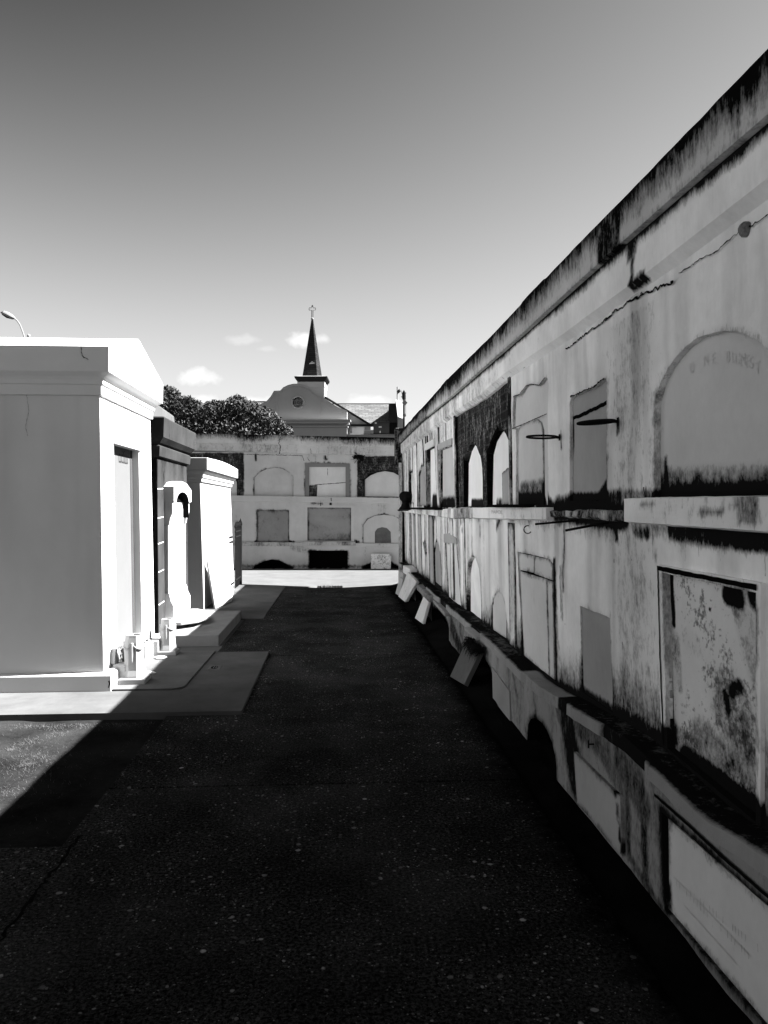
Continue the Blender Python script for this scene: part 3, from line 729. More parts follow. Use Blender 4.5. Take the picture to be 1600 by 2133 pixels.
# lower ledge lip and base
def lip_prof(u):
    h = lipv(u)+.02*(fnoise(int(u*1.1)*.9, 4)-.5)
    n = .010*(fnoise(u*7, 2)-.5)-(.022 if fnoise(int(u*1.9)*1.7, 8) > .52 else 0)
    h += .025*(fnoise(u*5, 6)-.5)
    return densify([(-.15, h+.006), (.0, h+.002), (.025+n, h-.004), (.026+n, h-.06), (.004, h-.066), (-.02, h-.066)], .03)
def lip_g(u, v, w):
    near = np.clip((5.2-u)/1.0, 0, 1)
    g = np.where(w < .014, .80+.6*(fnoise(u*2.5, w*9)-.45), .10+.55*(fnoise(u*4, u*0+3)-.42))
    g = np.where((w < .008) & (w > -.12) & (u > 4.45) & (u < 5.3), .05+.3*fnoise(u*9, w*20), g)
    g = np.where((w < .0) & (w > -.03) & (u > 3.9) & (u < 4.4), .2, g)
    return g
loft('lower_ledge', LB, usamp(YN, YW), lip_prof, M_BASE, vault, grime=lip_g)
bp_ = lambda *p: LB.poly(p)
L1h = bp_((1377,1690),(1392,1704),(1600,1888),(1640,1925),(1640,2190),(1385,1893))
uA, uB = LB.cast(1160,1560)[0], LB.cast(1098,1500)[0]
def archpoly(ua, ub, z0, zs, zc, n=9):
    m = (ua+ub)/2; r = (ub-ua)/2
    return [(ua, z0), (ua, zs)]+[(m-r*math.cos(t), zs+(zc-zs)*math.sin(t)) for t in np.linspace(0, math.pi, n)[1:-1]]+[(ub, zs), (ub, z0)]
L3h = archpoly(uA, uB, -.06, .04, .22)
hA = archpoly(LB.cast(1027,1400)[0], LB.cast(983,1350)[0], -.06, .17, .26)
hB = archpoly(LB.cast(935,1300)[0], LB.cast(900,1260)[0], -.06, .18, .27)
hC = archpoly(LB.cast(880,1240)[0], LB.cast(866,1220)[0], -.06, .18, .27)
bo = [(YN, -.1), (YW, -.1)]+[(u, lipv(u)-.05) for u in usamp(YN, YW)[::-1][::6]]+[(YN, lipv(YN)-.05)]
BS = lambda a, b, r, s: (LB.cast(*a), LB.cast(*b), r, s)
bst = stainfn([BS((1180,1500),(1200,1620),.14,.8), BS((1165,1480),(1240,1540),.08,.55), BS((1250,1560),(1300,1650),.06,.5), BS((1306,1660),(1310,1780),.035,.6), BS((1338,1650),(1345,1850),.04,.65), BS((1290,1580),(1340,1680),.09,.6),
               BS((1240,1520),(1330,1610),.08,.45), BS((1380,1690),(1600,1900),.03,.45), BS((1065,1380),(1080,1470),.03,.5), BS((940,1300),(975,1400),.12,.7), BS((1110,1440),(1118,1500),.03,.4), BS((1320,1800),(1380,1900),.03,.6)])
def base_g(u, v):
    g = bst(u, v); far = np.clip((u-5.8)/2, 0, 1)
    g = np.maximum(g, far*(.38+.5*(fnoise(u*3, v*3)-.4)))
    return np.maximum(g, .25+.5*(fnoise(u*6, v*.8)-.45))
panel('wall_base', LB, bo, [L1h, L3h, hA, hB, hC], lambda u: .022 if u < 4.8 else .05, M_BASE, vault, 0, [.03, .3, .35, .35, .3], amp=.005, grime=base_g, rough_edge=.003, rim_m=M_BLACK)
ribbon('joint', LB, LB.poly([(1366,1655),(1430,1712),(1520,1795),(1600,1864),(1640,1900)]), .013, .004, M_CRACK, vault, .08, .003, True)
panel('tablet', LB, bp_((1386,1706),(1600,1896),(1640,1932),(1640,2190),(1389,1895)), [], .03, M_MARBLE, vault, -.012, 0, .001, grime=stainfn([BS((1390,1850),(1392,1890),.02,.5), BS((1473,1808),(1474,1809),.006,1.0)]), tone=lambda u, v: u*0+.04, skirt=.02)
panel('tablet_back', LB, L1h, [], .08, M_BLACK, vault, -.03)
panel('tablet', LB, bp_((1202,1566),(1300,1660),(1304,1785),(1209,1672)), [], .03, M_MARBLE_D, vault, .018, 0, .002, grime=stainfn([BS((1290,1655),(1303,1775),.012,.7)]), tone=lambda u, v: u*0+.02, skirt=.02)
panel('tablet', LB, bp_((1028,1390),(1064,1440),(1066,1520),(1030,1470)), [], .05, M_MARBLE_D, vault, .012, 0, .001, tone=lambda u, v: u*0+.35, skirt=.014)
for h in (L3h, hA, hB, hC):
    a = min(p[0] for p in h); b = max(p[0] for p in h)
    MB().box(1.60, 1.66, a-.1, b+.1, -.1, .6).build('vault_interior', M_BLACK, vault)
# bulk of the wall behind the faces and its end
MB().box(1.72, 3.3, YN, YW-.02, -.1, 2.7).box(1.45, 1.72, YN, YW-.02, 2.72, 2.93).build('wall_core', M_COPING, vault, grime=.4)
MB().box(1.29, 1.47, YW, YW+.05, -.1, 2.5).box(1.36, 3.3, YW, YW+.05, 0, 3.0).build('end_wall', M_PLASTER, vault, grime=.45)
MB().box(1.22, 2.0, YW+.02, YW+.32, 2.45, 3.22).build('end_coping', M_COPING, vault, grime=.75, bevel=.02)
# crack through the plaster, with plugs
c1 = RW.poly([(1067,782),(1077,772),(1086,764),(1094,765),(1100,756),(1112,747),(1122,744),(1134,732),(1140,725),(1155,717),(1166,709),(1179,704)])
c2 = RW.poly([(1180,726),(1191,722),(1200,714),(1212,705),(1230,690),(1250,678),(1265,665),(1285,646),(1300,641),(1312,627),(1330,621),(1342,611),(1357,607),(1378,598),(1406,587)])
c3 = RW.poly([(1417,569),(1442,554),(1473,533),(1499,523),(1517,503),(1543,484),(1556,476),(1582,463),(1600,448),(1640,425)])
for c, wd in ((c1, .009), (c2, .010), (c3, .005)): ribbon('crack', RW, c, wd, .003, M_CRACK, vault, .8, .004)
for p in ((1265,665,.018), (1330,620,.014), (1404,588,.014), (1340,612,.010)):
    u, v = RW.cast(p[0], p[1]); r = p[2]
    ribbon('crack', RW, [(u-r, v-.004), (u, v+.004), (u+r, v+.001)], r, .004, M_CRACK, vault, .3, .005)
u, v = RW.cast(1556, 478)
mb = MB(); rg = []
for k, (w_, r) in enumerate(((-.02, .026), (.012, .026), (.022, .018), (.024, .004))):
    rg.append([tuple(RW.P(u+r*math.cos(a)*(1+.15*math.sin(3*a)), v+r*math.sin(a), w_)) for a in np.linspace(0, 2*math.pi, 12, endpoint=False)])
mb.rings(rg); mb.build('plug', M_MARBLE_D, vault, grime=.45)
for pts in ([(1363,1100),(1364,1166)], [(1598,1115),(1599,1200)], [(1459,1105),(1460,1160)]):
    ribbon('crack', RW, RW.poly(pts), .0025, .004, M_CRACK, vault, .4, .004)
for px, py, r in ((1320,1166,.006),(1283,1168,.010),(1137,1104,.010),(1110,1203,.008),(1040,1242,.006),(1345,1020,.012),(1290,855,.005),(1300,1340,.008),(1180,1300,.006)):
    u, v = RW.cast(px, py); ribbon('crack', RW, [(u, v-r), (u+.002, v), (u, v+r)], r*.8, .003, M_CRACK, vault, .2, .006)
# flower rings, rods and hook fixed to the face
def ring(px, py, dia, tilt, solid, name='flower_ring'):
    u, v = RW.cast(px, py); p = RW.P(u, v, 0); x0 = p[0]-.02; cx = x0-dia/2; mb = MB()
    pts = [(cx+dia/2*math.cos(a), u+dia/2*math.sin(a), v+tilt*(x0-(cx+dia/2*math.cos(a)))) for a in np.linspace(0, 2*math.pi, 28, endpoint=False)]
    mb.tube(pts, .0065, 8, close=True); mb.tube([(p[0]+.01, u, v), (x0-.004, u, v)], .008, 8)
    mb.add([(p[0]-.002, u-.015, v-.02), (p[0]-.002, u+.015, v-.02), (p[0]-.002, u+.015, v+.02), (p[0]-.002, u-.015, v+.02)], [(0,1,2,3)])
    if solid:
        n = len(pts); mb.add([(x, y, z-.004) for x, y, z in pts]+[(x, y, z+.002) for x, y, z in pts], [tuple(range(n))[::-1], tuple(range(n, 2*n))])
    mb.build(name, M_IRON, vault)
ring(1166, 911, .185, .02, False)
ring(1288, 878, .18, -.05, True)
def rod(p0, p1, r):
    u, v = RW.cast(*p0); a = RW.P(u, v, -.02); b = atY(p1[0], p1[1], u); MB().tube([tuple(a), tuple(b)], r, 8).build('iron_rod', M_IRON, vault)
rod((1204,1083), (1115,1092), .006); rod((1266,1087), (1178,1105), .0065)
u, v = RW.cast(1108, 1103); p = RW.P(u, v, 0)
MB().tube([(p[0]-.03+.028*math.cos(a)*1.0, u+.0, v+.028*math.sin(a)) for a in np.linspace(-.6, -5.0, 14)], .004, 6).build('hook', M_IRON, vault)
u, v = LB.cast(1238, 1550); p = LB.P(u, v, 0); MB().tube([(p[0]+.01, u, v), (p[0]-.03, u, v)], .004, 6).tube([(p[0]-.03, u, v-.02), (p[0]-.03, u, v+.02)], .004, 6).build('hook', M_IRON, vault)
# faint lettering
for ch, px, py, rt in (('U',1443,768,-.5),('N',1472,752,-.4),('E',1488,748,-.3),('B',1518,744,.0),('L',1529,745,.0),('U',1538,748,.0),('M',1549,751,.1),('E',1559,754,.2),('S',1567,757,.3),('T',1580,768,.4)):
    u, v = RW.cast(px, py, -.03); text('lettering', ch, .062, RW, u, v, -.0265, M_FAINT, vault, su=-.85)
u, v = RW.cast(1036, 1067, .05); text('lettering', 'PAPOL', .066, RW, u, v, .0545, M_FAINT, vault, su=-2.4, sv=.7)
for (a, b) in (((1398,1822),(1440,1862)), ((1425,1885),(1535,2008)), ((1450,1872),(1560,1988))):
    ribbon('ruled_line', LB, LB.poly([a, b], -.01), .003, -.0095, M_FAINT, vault, 0, .001)
for row, (a, b) in enumerate((((1440,1862),(1580,1975)), ((1410,1840),(1560,1990)))):
    for i in range(22):
        t = i/21.; px = a[0]+(b[0]-a[0])*t; py = a[1]+(b[1]-a[1])*t
        if random.random() < .25: continue
        u, v = LB.cast(px, py, -.01); h = .012
        ribbon('engraved_stroke', LB, [(u, v-h), (u+random.uniform(-.004, .004), v+h)], .003, -.0095, M_MARBLE_D, vault, 0, .001)

# ------------------------------------------------------------------ broken slabs along the foot of the wall
def slab4(c, th):
    c = [np.array(p, float) for p in c]; n = np.cross(c[1]-c[0], c[3]-c[0]); n = n/np.linalg.norm(n)*th
    mb = MB(); mb.add([tuple(p) for p in c]+[tuple(p+n) for p in c], [(0,1,2,3),(7,6,5,4),(0,4,5,1),(1,5,6,2),(2,6,7,3),(3,7,4,0)]); return mb
GS = 'broken marble slabs left along the foot of the vault wall'
tag(slab4([(1.10,7.12,-.01),(1.175,6.78,-.01),(1.315,6.62,.37),(1.285,7.22,.34)], .045).build('marble_slab', M_DSLAB, bevel=.004), 'large dark grey slab leaning on the wall under the tuft of dead roots', 'slab', GS)
tag(slab4([(1.165,10.95,-.01),(1.215,10.42,-.01),(1.285,10.28,.33),(1.27,10.75,.33)], .04).build('marble_slab', M_MARBLE, bevel=.004), 'narrow pale slab leaning below the gap between the two ledge slabs', 'slab', GS)
tag(slab4([(1.15,13.6,-.01),(1.20,12.8,-.01),(1.30,11.9,.42),(1.28,13.2,.46)], .05).build('marble_slab', M_MARBLE, bevel=.006, grime=.2), 'streaked pale slab leaning at the far end beside the upright block', 'slab', GS)
tag(slab4([(1.13,14.1,-.01),(1.17,13.7,-.01),(1.22,13.55,.30),(1.2,14.0,.30)], .04).build('marble_slab', M_MARBLE_D, bevel=.004), 'small slab fragment half hidden behind the streaked leaning slab', 'slab', GS)
tag(MB().box(1.22, 1.47, 10.1, 11.6, .33, .42).build('ledge_slab', M_DSLAB2, bevel=.02, grime=.35), 'thick worn stone slab lying across the lower ledge, farthest of the flat slabs', 'slab', GS)
tag(MB().box(1.25, 1.47, 8.7, 9.95, .345, .385, rot=-.02).build('ledge_slab', M_DSLAB2, bevel=.006), 'thin grey slab lying flat on the lower ledge, middle one of three', 'slab', GS)
tag(slab4([(1.25,7.4,.395),(1.25,6.8,.405),(1.46,6.6,.45),(1.46,7.55,.43)], .03).build('ledge_slab', M_DSLAB2, bevel=.004), 'tilted thin slab on the lower ledge directly above the dead roots', 'slab', GS)
tag(MB().box(1.25, 1.40, 14.6, 15.1, -.03, .34, rot=.1).build('stone_block', M_MARBLE_D, bevel=.01), 'upright grey stone block standing at the far corner of the wall', 'stone block')
tag(MB().box(1.27, 1.47, 13.4, 14.3, .36, .50, rot=.05).build('stone_block', M_MARBLE, bevel=.012), 'pale squared stone block resting on the far lower ledge', 'stone block')
MB_ = MB().box(1.30, 1.41, 5.0, 5.02, .3, .34)
# tuft of dead roots
mb = MB(); c = at(1022, 1345, .33); c = np.array([1.27, 6.85, .36])
for i in range(420):
    a = random.random()*6.28; l_ = random.uniform(.05, .17); d = np.array([-abs(math.cos(a))*.5-.1, math.sin(a)*1.0, -random.random()*.7+.15]); s = c+np.array([random.uniform(-.05, .02), random.uniform(-.28, .25), random.uniform(-.03, .015)])
    m_ = s+d*l_*.6+np.array([0, 0, .015]); e = s+d*l_+np.array([0, 0, -.04]); wv = np.array([0, .0035, .0035])
    mb.add([s-wv, s+wv, m_+wv, m_-wv, e], [(0,1,2,3),(3,2,4)])
tag(mb.build('dead_roots', M_IRON), 'black tuft of dead roots hanging from the lower ledge', 'roots')
# black urn on the far end of the upper ledge
def revolve(mb, c, prof, n=16, sq=None):
    rg = []
    for r, z in prof: rg.append([(c[0]+r*math.cos(2*math.pi*k/n+math.pi/n), c[1]+r*math.sin(2*math.pi*k/n+math.pi/n), c[2]+z) for k in range(n)])
    return mb.rings(rg)
c = atY(845, 1062, 14.6); uc = (float(c[0]), 14.6, 1.545)
urn = thing('ledge_urn', 'squat black urn standing at the far end of the upper ledge', 'urn', uc)
revolve(MB(), uc, [(.125, 0), (.125, .02), (.09, .06), (.065, .12), (.07, .15)]).build('foot', M_IRON, urn, smooth=True)
revolve(MB(), uc, [(.07, .15), (.11, .19), (.125, .24), (.12, .29), (.08, .33), (.03, .345)]).build('bowl', M_IRON, urn, smooth=True)
MB().box(uc[0]-.14, 1.5, 14.42, 14.78, uc[2]-.03, uc[2]).build('shelf', M_DARKSTONE, urn)

# ------------------------------------------------------------------ back wall of vaults
bw = thing('vault_wall', 'shaded vault wall closing the far end of the alley below the church', 'vault wall', (0, 0, 0))
Q = lambda *p: BW.poly(p)
uL_, uR_ = BW.cast(250, 1000)[0]-2.5, BW.cast(830, 1000)[0]+9
ctop = lambda u: float(np.interp(u, [BW.cast(411,904)[0], BW.cast(827,912.5)[0]], [BW.cast(411,904)[1], BW.cast(827,912.5)[1]]))
cbtm = lambda u: float(np.interp(u, [BW.cast(411,938)[0], BW.cast(832,949.5)[0]], [BW.cast(411,938)[1], BW.cast(832,949.5)[1]]))
cmid = lambda u: float(np.interp(u, [BW.cast(411,924)[0], BW.cast(827,931)[0]], [BW.cast(411,924)[1], BW.cast(827,931)[1]]))
us = list(np.arange(uL_, uR_, .08))
def bcop(u):
    t, md, b = ctop(u), cmid(u), cbtm(u); return densify([(-1.2, t+.02), (0, t+.01), (.12, t), (.12, md), (.085, md-.01), (.08, b), (.0, b-.01)], .05)
def bcg(u, v, w):
    t = np.array([ctop(x) for x in u]); b = np.array([cmid(x) for x in u]); h = (v-b)/(t-b)
    return np.where(h > 0, np.clip(h, 0, 1)*.75+.9*(fnoise(u*1.5, u*0)-.42), .22+.5*(fnoise(u*2, v)-.5))
loft('coping', BW, us, bcop, M_COPING, bw, grime=bcg)
br_l = Q((380,1032),(380,944),(507,944),(507,1032)); br_r = Q((745,1034.5),(745,951),(850,951),(850,1036))
a1 = Q((529.5,1033),(529.5,995),(540,984),(555,977),(572,974),(588,976),(600,983),(610,993),(610,1033.5))
f2 = Q((637,1035),(636,965),(728,966),(728,1036))
s5 = Q((535,1130),(535.5,1062.5),(602,1062.5),(602,1130))
f6 = Q((641,1127),(641,1057.5),(731,1058),(731,1127.5))
a7 = Q((757,1131),(757,1094),(766,1082),(780,1075),(800,1072),(820,1075),(835,1083),(841,1092),(841,1131.5))
g8 = Q((781,1131),(781,1108),(786,1101),(796,1098),(806,1100),(814,1108),(815,1131))
b9 = Q((527,1184.5),(536,1176),(550,1169),(566,1165),(582,1167),(596,1174),(608,1184.5))
b10 = Q((645,1184.5),(645,1147),(724,1147),(724,1184.5))
b11 = Q((755,1184.5),(765,1176),(780,1170),(800,1167),(815,1171),(835,1184.5))
def bg_(u, v):
    g = .12+.55*(fnoise(u*2.5, v*.6)-.45)
    st = stainfn([(BW.cast(535,1131), BW.cast(610,1131), .06, .8), (BW.cast(650,1048), BW.cast(670,1048), .04, .6), (BW.cast(688,1042), BW.cast(690,1050), .03, .8), (BW.cast(735,1127), BW.cast(745,1130), .05, .7), (BW.cast(500,1180), BW.cast(850,1180), .05, .5),
                  (BW.cast(533,948), BW.cast(534,960), .03, .8), (BW.cast(676,950), BW.cast(678,957), .04, .6), (BW.cast(748,948), BW.cast(752,955), .06, .9), (BW.cast(610,1140), BW.cast(650,1150), .1, .35)])(u, v)
    return np.maximum(g, st)
bo = [(uL_, -.1), (uR_, -.1), (uR_, cbtm(uR_)-.005), (uL_, cbtm(uL_)-.005)]
panel('wall_face', BW, bo, [br_l, br_r, a1, f2, s5, f6, a7, b9, b10, b11], .055, M_BPLASTER, bw, 0, [.14, .14, .03, .05, .03, .04, .06, .6, .6, .6], .006, grime=bg_, rough_edge=.004, rim_m=M_BLACK)
aR = Q((760,1034),(760,999),(772,990),(786,984),(802,981),(820,984),(832,991),(840,1000),(840,1035))
aL = Q((440,1032),(440,1000),(455,990),(470,988),(485,993),(493,1004),(493,1032))
def bt_(name, poly, w0, m, st=None, tone=0, **k):
    return panel(name, BW, poly, k.pop('holes', []), .06, m, bw, w0, k.pop('depth', .03), .001, grime=st, tone=lambda u, v: u*0+tone, **k)
bt_('brickwork', br_l, -.03, M_BRICK, holes=[aL], depth=.04, st=lambda u, v: u*0+.2); bt_('brickwork', br_r, -.03, M_BRICK, holes=[aR], depth=.05, st=lambda u, v: u*0+.25)
bt_('tablet', aR, -.075, M_MARBLE); bt_('tablet', aL, -.065, M_MARBLE)
bt_('tablet', a1, -.028, M_BPLASTER, tone=.05)
bt_('tablet_frame', Q((636,1035),(636,964.5),(728.5,965.5),(728.5,1036)), .006, M_MARBLE_D, holes=[Q((644,1035),(644,972.5),(720,972.5),(720,1035))], tone=.5, depth=.05)
bt_('tablet', f2, -.035, M_MARBLE, tone=0)
ribbon('crack', BW, Q((644,1011),(680,1008),(720,1005)), .018, -.034, M_CRACK, bw, .2)
panel('tablet_gap', BW, Q((644,1034),(644,1012),(661,1010),(660,1034)), [], .05, M_BRICK, bw, -.03, 0, .0)
ribbon('crack', BW, Q((682,976),(682.5,990)), .012, -.034, M_CRACK, bw, .2)
bt_('tablet', s5, -.02, M_MARBLE_D, tone=.3, st=lambda u, v: .15+.5*(fnoise(u*4+v*3, v*4)-.4))
bt_('tablet_frame', Q((636,1127),(636,1052),(738,1053),(738,1128)), .012, M_BPLASTER, holes=[Q((640.5,1126),(640.5,1057),(731.5,1057.5),(731.5,1126.5))], depth=.03, skirt=.02)
bt_('tablet', f6, -.03, M_MARBLE_D, tone=.22, st=lambda u, v: .15+.8*(fnoise(u*1.5, v*6)-.42))
bt_('tablet', a7, -.012, M_BPLASTER, holes=[g8], depth=.05)
bt_('tablet', g8, -.041, M_NICHE)
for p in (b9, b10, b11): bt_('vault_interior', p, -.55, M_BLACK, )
def bledge(pa, pb, w, th, m=M_BPLASTER, g=.15):
    a = BW.cast(*pa); b = BW.cast(*pb); us = np.linspace(a[0], b[0], 60)
    f = lambda u: a[1]+(b[1]-a[1])*(u-a[0])/(b[0]-a[0])
    loft('ledge', BW, us, lambda u: densify([(-.01, f(u)+.004), (w, f(u)), (w, f(u)-th), (-.01, f(u)-th-.01)], .05), m, bw, grime=lambda u, v, w: g+.5*(fnoise(u*3, v)-.45), jit=.004)
px2m = DB/FPX
bledge((400,1031), (1000,1040), .05, 11*px2m, g=.1); bledge((400,1128.5), (632,1130), .05, 7*px2m, g=.35); bledge((741,1131.5), (1000,1134), .05, 7*px2m, g=.15); bledge((631,1128), (740.8,1128.5), .09, 7*px2m, M_BPLASTER, .4)
MB().prism([(uL_, -.1), (uR_, -.1), (uR_, 3.2), (uL_, 3.2)], lambda u, v: tuple(BW.P(u, v, -.62)), lambda u, v: tuple(BW.P(u, v, -1.3))).build('wall_core', M_BPLASTER, bw)
for pts, wd in (([(586,912),(581,925),(586,930),(583,946)], .02), ([(580,918),(588,915)], .015), ([(486,946),(560,947.5),(630,949),(634,960)], .012), ([(648,935),(649,946)], .01), ([(533,946),(534,960)], .02), ([(640,953),(645,961)], .01)):
    ribbon('crack', BW, Q(*pts), wd, .1 if pts[0][1] < 940 else .004, M_CRACK, bw, .7, .03)
for px, py in ((668,1047),(690,1037),(678,949)):
    ribbon('crack', BW, Q((px,py),(px+.5,py+7)), .03, .055, M_CRACK, bw, .5, .004)
mb = MB(); c = BW.P(*BW.cast(749, 952), .04); vs = [tuple(c)]; fs = []
for i in range(160):
    d = rng.normal(size=3)*[.08, .04, .055]; e = c+d; vs += [tuple(e), tuple(e+rng.normal(size=3)*.025)]; fs.append((0, len(vs)-2, len(vs)-1))
mb.add(vs, fs)
tag(mb.build('weed', M_IRON), 'small dark weed rooted under the coping of the back wall', 'weed')
p = BW.poly([(773,1184.5),(773,1153.5),(815,1154),(814,1184.5)], .12)
o = MB().prism(p, lambda u, v: tuple(BW.P(u, v, .10+(.3-v)*.15)), lambda u, v: tuple(BW.P(u, v, .16+(.3-v)*.15))).build('stone_slab', M_BLOTCH); tag(o, 'rough square slab propped against the right arch at the foot of the back wall', 'slab')

# ------------------------------------------------------------------ left tombs
def rect_rings(mb, x0, x1, y0, y1, prof):
    mb.rings([[(x0-o, y0-o, z), (x1+o, y0-o, z), (x1+o, y1+o, z), (x0-o, y1+o, z)] for o, z in prof]); return mb
t1 = thing('tomb', 'large whitewashed gabled tomb nearest on the left, with a tall marble door tablet', 'tomb', (-3.5, 7.5, 0), 'above-ground tombs along the left side')
T1 = Frame((-1.978, 0, 0), (0, 1, 0), (-.0146, 0, 1), (1, 0, 0))
x0 = -5.6
rect_rings(MB(), x0, -1.905, 6.645, 8.56, [(0, -.05), (0, .165), (-.03, .185)]).build('plinth', M_WHITE, t1, bevel=.006)
mb = MB()
zt = 2.58
panel('side_face', Frame((0, 6.678, 0), (1, 0, 0), (0, .0124, 1), (0, -1, 0)), [(x0, .16), (-1.9803, .16), (-2.0157, zt), (x0, zt)], [], .05, M_WHITE, t1, 0, 0, .004, ns=1.6, eg=0, grime=lambda u, v: .12*np.clip(1-(v-.17)/.05, 0, 1), tone=lambda u, v: np.clip((fnoise(u*5+2, v*.5+3)-.46)*3, 0, 1)*.13+np.clip((fnoise(u*1.3+7, v*1.1)-.45)*3, 0, 1)*.08)
ribbon('crack', Frame((0, 6.676, 0), (1, 0, 0), (0, .0124, 1), (0, -1, 0)), [(-2.62, 2.55), (-2.60, 2.41), (-2.63, 2.28), (-2.61, 2.20)], .003, .004, M_JAMB, t1, .5)
mb.add([(x0, 8.53, .16), (-1.9803, 8.53, .16), (-2.0157, 8.50, zt), (x0, 8.50, zt)], [(3,2,1,0)])
mb.build('body', M_WHITE, t1)
dr = T1.poly([(237.5,1325),(237,924),(287.5,940),(289.5,1325)])
d0 = dr[0]; ua, ub = 7.10, 7.99; za, zb = .25, T1.cast(238, 924)[1]
dr = [(ua, za), (ub, za), (ub, zb), (ua, zb)]
panel('front_face', T1, [(6.68, .16), (8.53, .16), (8.50, zt), (6.71, zt)], [dr], .06, M_WHITE, t1, 0, .075, .002)
panel('door_tablet', T1, [(ua, za), (ub-.085, za), (ub-.085, zb), (ua, zb)], [], .06, M_DOORT, t1, -.07, 0, 0)
panel('door_surround', T1, [(ua-.02, zb+.0), (ub+.06, zb+.0), (ub+.06, zb+.07), (ua-.02, zb+.07)], [], .06, M_WHITE, t1, .02, 0, 0, skirt=.03)
panel('door_jamb', T1, [(ub-.085, za), (ub, za), (ub, zb), (ub-.085, zb)], [], .06, M_JAMB, t1, -.067, 0, 0, grime=lambda u, v: .05+.3*fnoise(u*9, v*2), eg=0)  # flat grey strip: shade of the far reveal painted on
u, v = T1.cast(256.5, 957, -.07); text('lettering', 'CUCULLU', .105, T1, u, v, -.066, M_LETTER, t1, su=.70, sv=1.15)
u, v = T1.cast(256.5, 943.5, -.07)
for a in ([(u-.035, v+.018), (u, v-.005), (u+.03, v+.018), (u+.045, v+.016)], [(u, v), (u-.008, v-.032)]):
    ribbon('emblem', T1, a, .014, -.068, M_LETTER, t1, .3, .002)
rect_rings(MB(), x0, -2.017, 6.71, 8.50, [(.0, 2.545), (.025, 2.55), (.025, 2.635), (.04, 2.64), (.045, 2.675), (.065, 2.70), (.112, 2.735), (.115, 2.94), (.115, 2.945)]).build('cornice', M_WHITE, t1, bevel=.008)
xf = -2.017+.115
mb = MB(); mb.add([(xf, 6.595, 2.945), (xf, 8.615, 2.945), (xf, 7.56, 3.215), (x0, 6.595, 2.945), (x0, 8.615, 2.945), (x0, 7.56, 3.215)], [(0,1,2),(3,5,4),(0,2,5,3),(2,1,4,5)])
mb.build('roof', M_WHITE, t1)
ribbon('crack', Frame((0, 6.59, 0), (1, 0, 0), (0, 0, 1), (0, -1, 0)), [(-2.13, 2.94), (-2.128, 2.89), (-2.115, 2.855), (-2.07, 2.83)], .006, .003, M_CRACK, t1, .4)
ribbon('crack', Frame((0, 6.643, 0), (1, 0, 0), (0, 0, 1), (0, -1, 0)), [(-1.925, .12), (-1.922, .09), (-1.93, .06)], .012, .001, M_CRACK, t1, .8)
# cheek blocks beside the door
for y_ in (6.87, 8.12):
    pr = [(y_, .03), (y_+.15, .03), (y_+.15, .20), (y_+.13, .21), (y_+.02, .21), (y_, .20)]
    MB().prism(pr, lambda a, b: (-1.96, a, b), lambda a, b: (-1.845, a, b)).build('step_block', M_WHITE2, t1, bevel=.01)
    sh = [(y_+.075-.06*math.cos(a), .21+.13*math.sin(a)) for a in np.linspace(0, math.pi, 9)]
    MB().prism(sh, lambda a, b: (-2.00, a, b), lambda a, b: (-1.945, a, b)).build('console', M_WHITE2, t1)
MB().box(-2.03, -1.895, 7.0, 8.10, .03, .2).build('door_step', M_WHITE2, t1, bevel=.01)
# marble flower vases
def vase(x, y, h, lab, broken=False):
    c = (x, y, .045); v_ = thing('flower_vase', lab, 'vase', c, 'octagonal marble vases beside the tomb door')
    s = h/.44
    mb = MB(); rect_rings(mb, x-.12*s, x+.12*s, y-.12*s, y+.12*s, [(0, .045), (0, .045+.045*s), (-.012, .045+.055*s)]); mb.build('base', M_VASE, v_, bevel=.004)
    mb = MB(); revolve(mb, c, [(.112*s, .055*s), (.11*s, .07*s), (.097*s, .12*s), (.092*s, .20*s), (.094*s, .33*s), (.09*s, .37*s), (.082*s, .42*s), (.080*s, .44*s), (.062*s, .44*s), (.056*s, .40*s)], 8); mb.build('body', M_VASE, v_)
    mb = MB()
    for k in range(4):
        a0 = math.pi/2*k+math.pi/4; pts = []
        for t in np.linspace(-1, 1, 9):
            a = a0+t*math.pi/4; pts.append((x+.093*s*math.cos(a), y+.093*s*math.sin(a), c[2]+(.365-.05*(1-t*t))*s))
        mb.tube(pts, [.004*s+.007*s*(1-abs(t)) for t in np.linspace(-1, 1, 9)], 6)
        a = a0+math.pi/4; mb.tube([(x+.092*s*math.cos(a), y+.092*s*math.sin(a), c[2]+zz*s) for zz in (.375, .30, .20)], [.012*s, .010*s, .004*s], 6)
    mb.build('swag', M_VASE, v_)
    MB().add([(x+.058*s*math.cos(a), y+.058*s*math.sin(a), c[2]+.425*s) for a in np.linspace(0, 2*math.pi, 12, endpoint=False)], [tuple(range(12))]).build('mouth', M_BLACK, v_)
pa = at(281, 1420, .045); vase(float(pa[0]), float(pa[1]), .42, 'near marble vase, open mouthed, on the pale slab by the tomb door')
pb = at(350, 1362, .045); vase(float(pb[0]), float(pb[1]), .37, 'far marble vase beside the raised slab of the dark tomb')
mb = MB(); c = at(253, 1385, .2); cx_, cy_ = -1.93, 7.0
for i in range(170):
    x = -1.90+random.uniform(-.03, .03); y = 7.06+random.uniform(-.04, .12); z = .16; pts = [(x, y, z)]; d = [random.uniform(-.25, .3), random.uniform(-.4, .4), 1]
    for k in range(3): d = [d[0]+random.uniform(-.5, .5), d[1]+random.uniform(-.6, .6), d[2]]; q = pts[-1]; l_ = .055; pts.append((q[0]+d[0]*l_*.5, q[1]+d[1]*l_*.5, q[2]+d[2]*l_))
    mb.tube(pts, .0018, 3)
tag(mb.build('dried_flowers', M_CLOTH), 'bundle of dried stems wedged between the tomb door and the near vase', 'dried flowers')
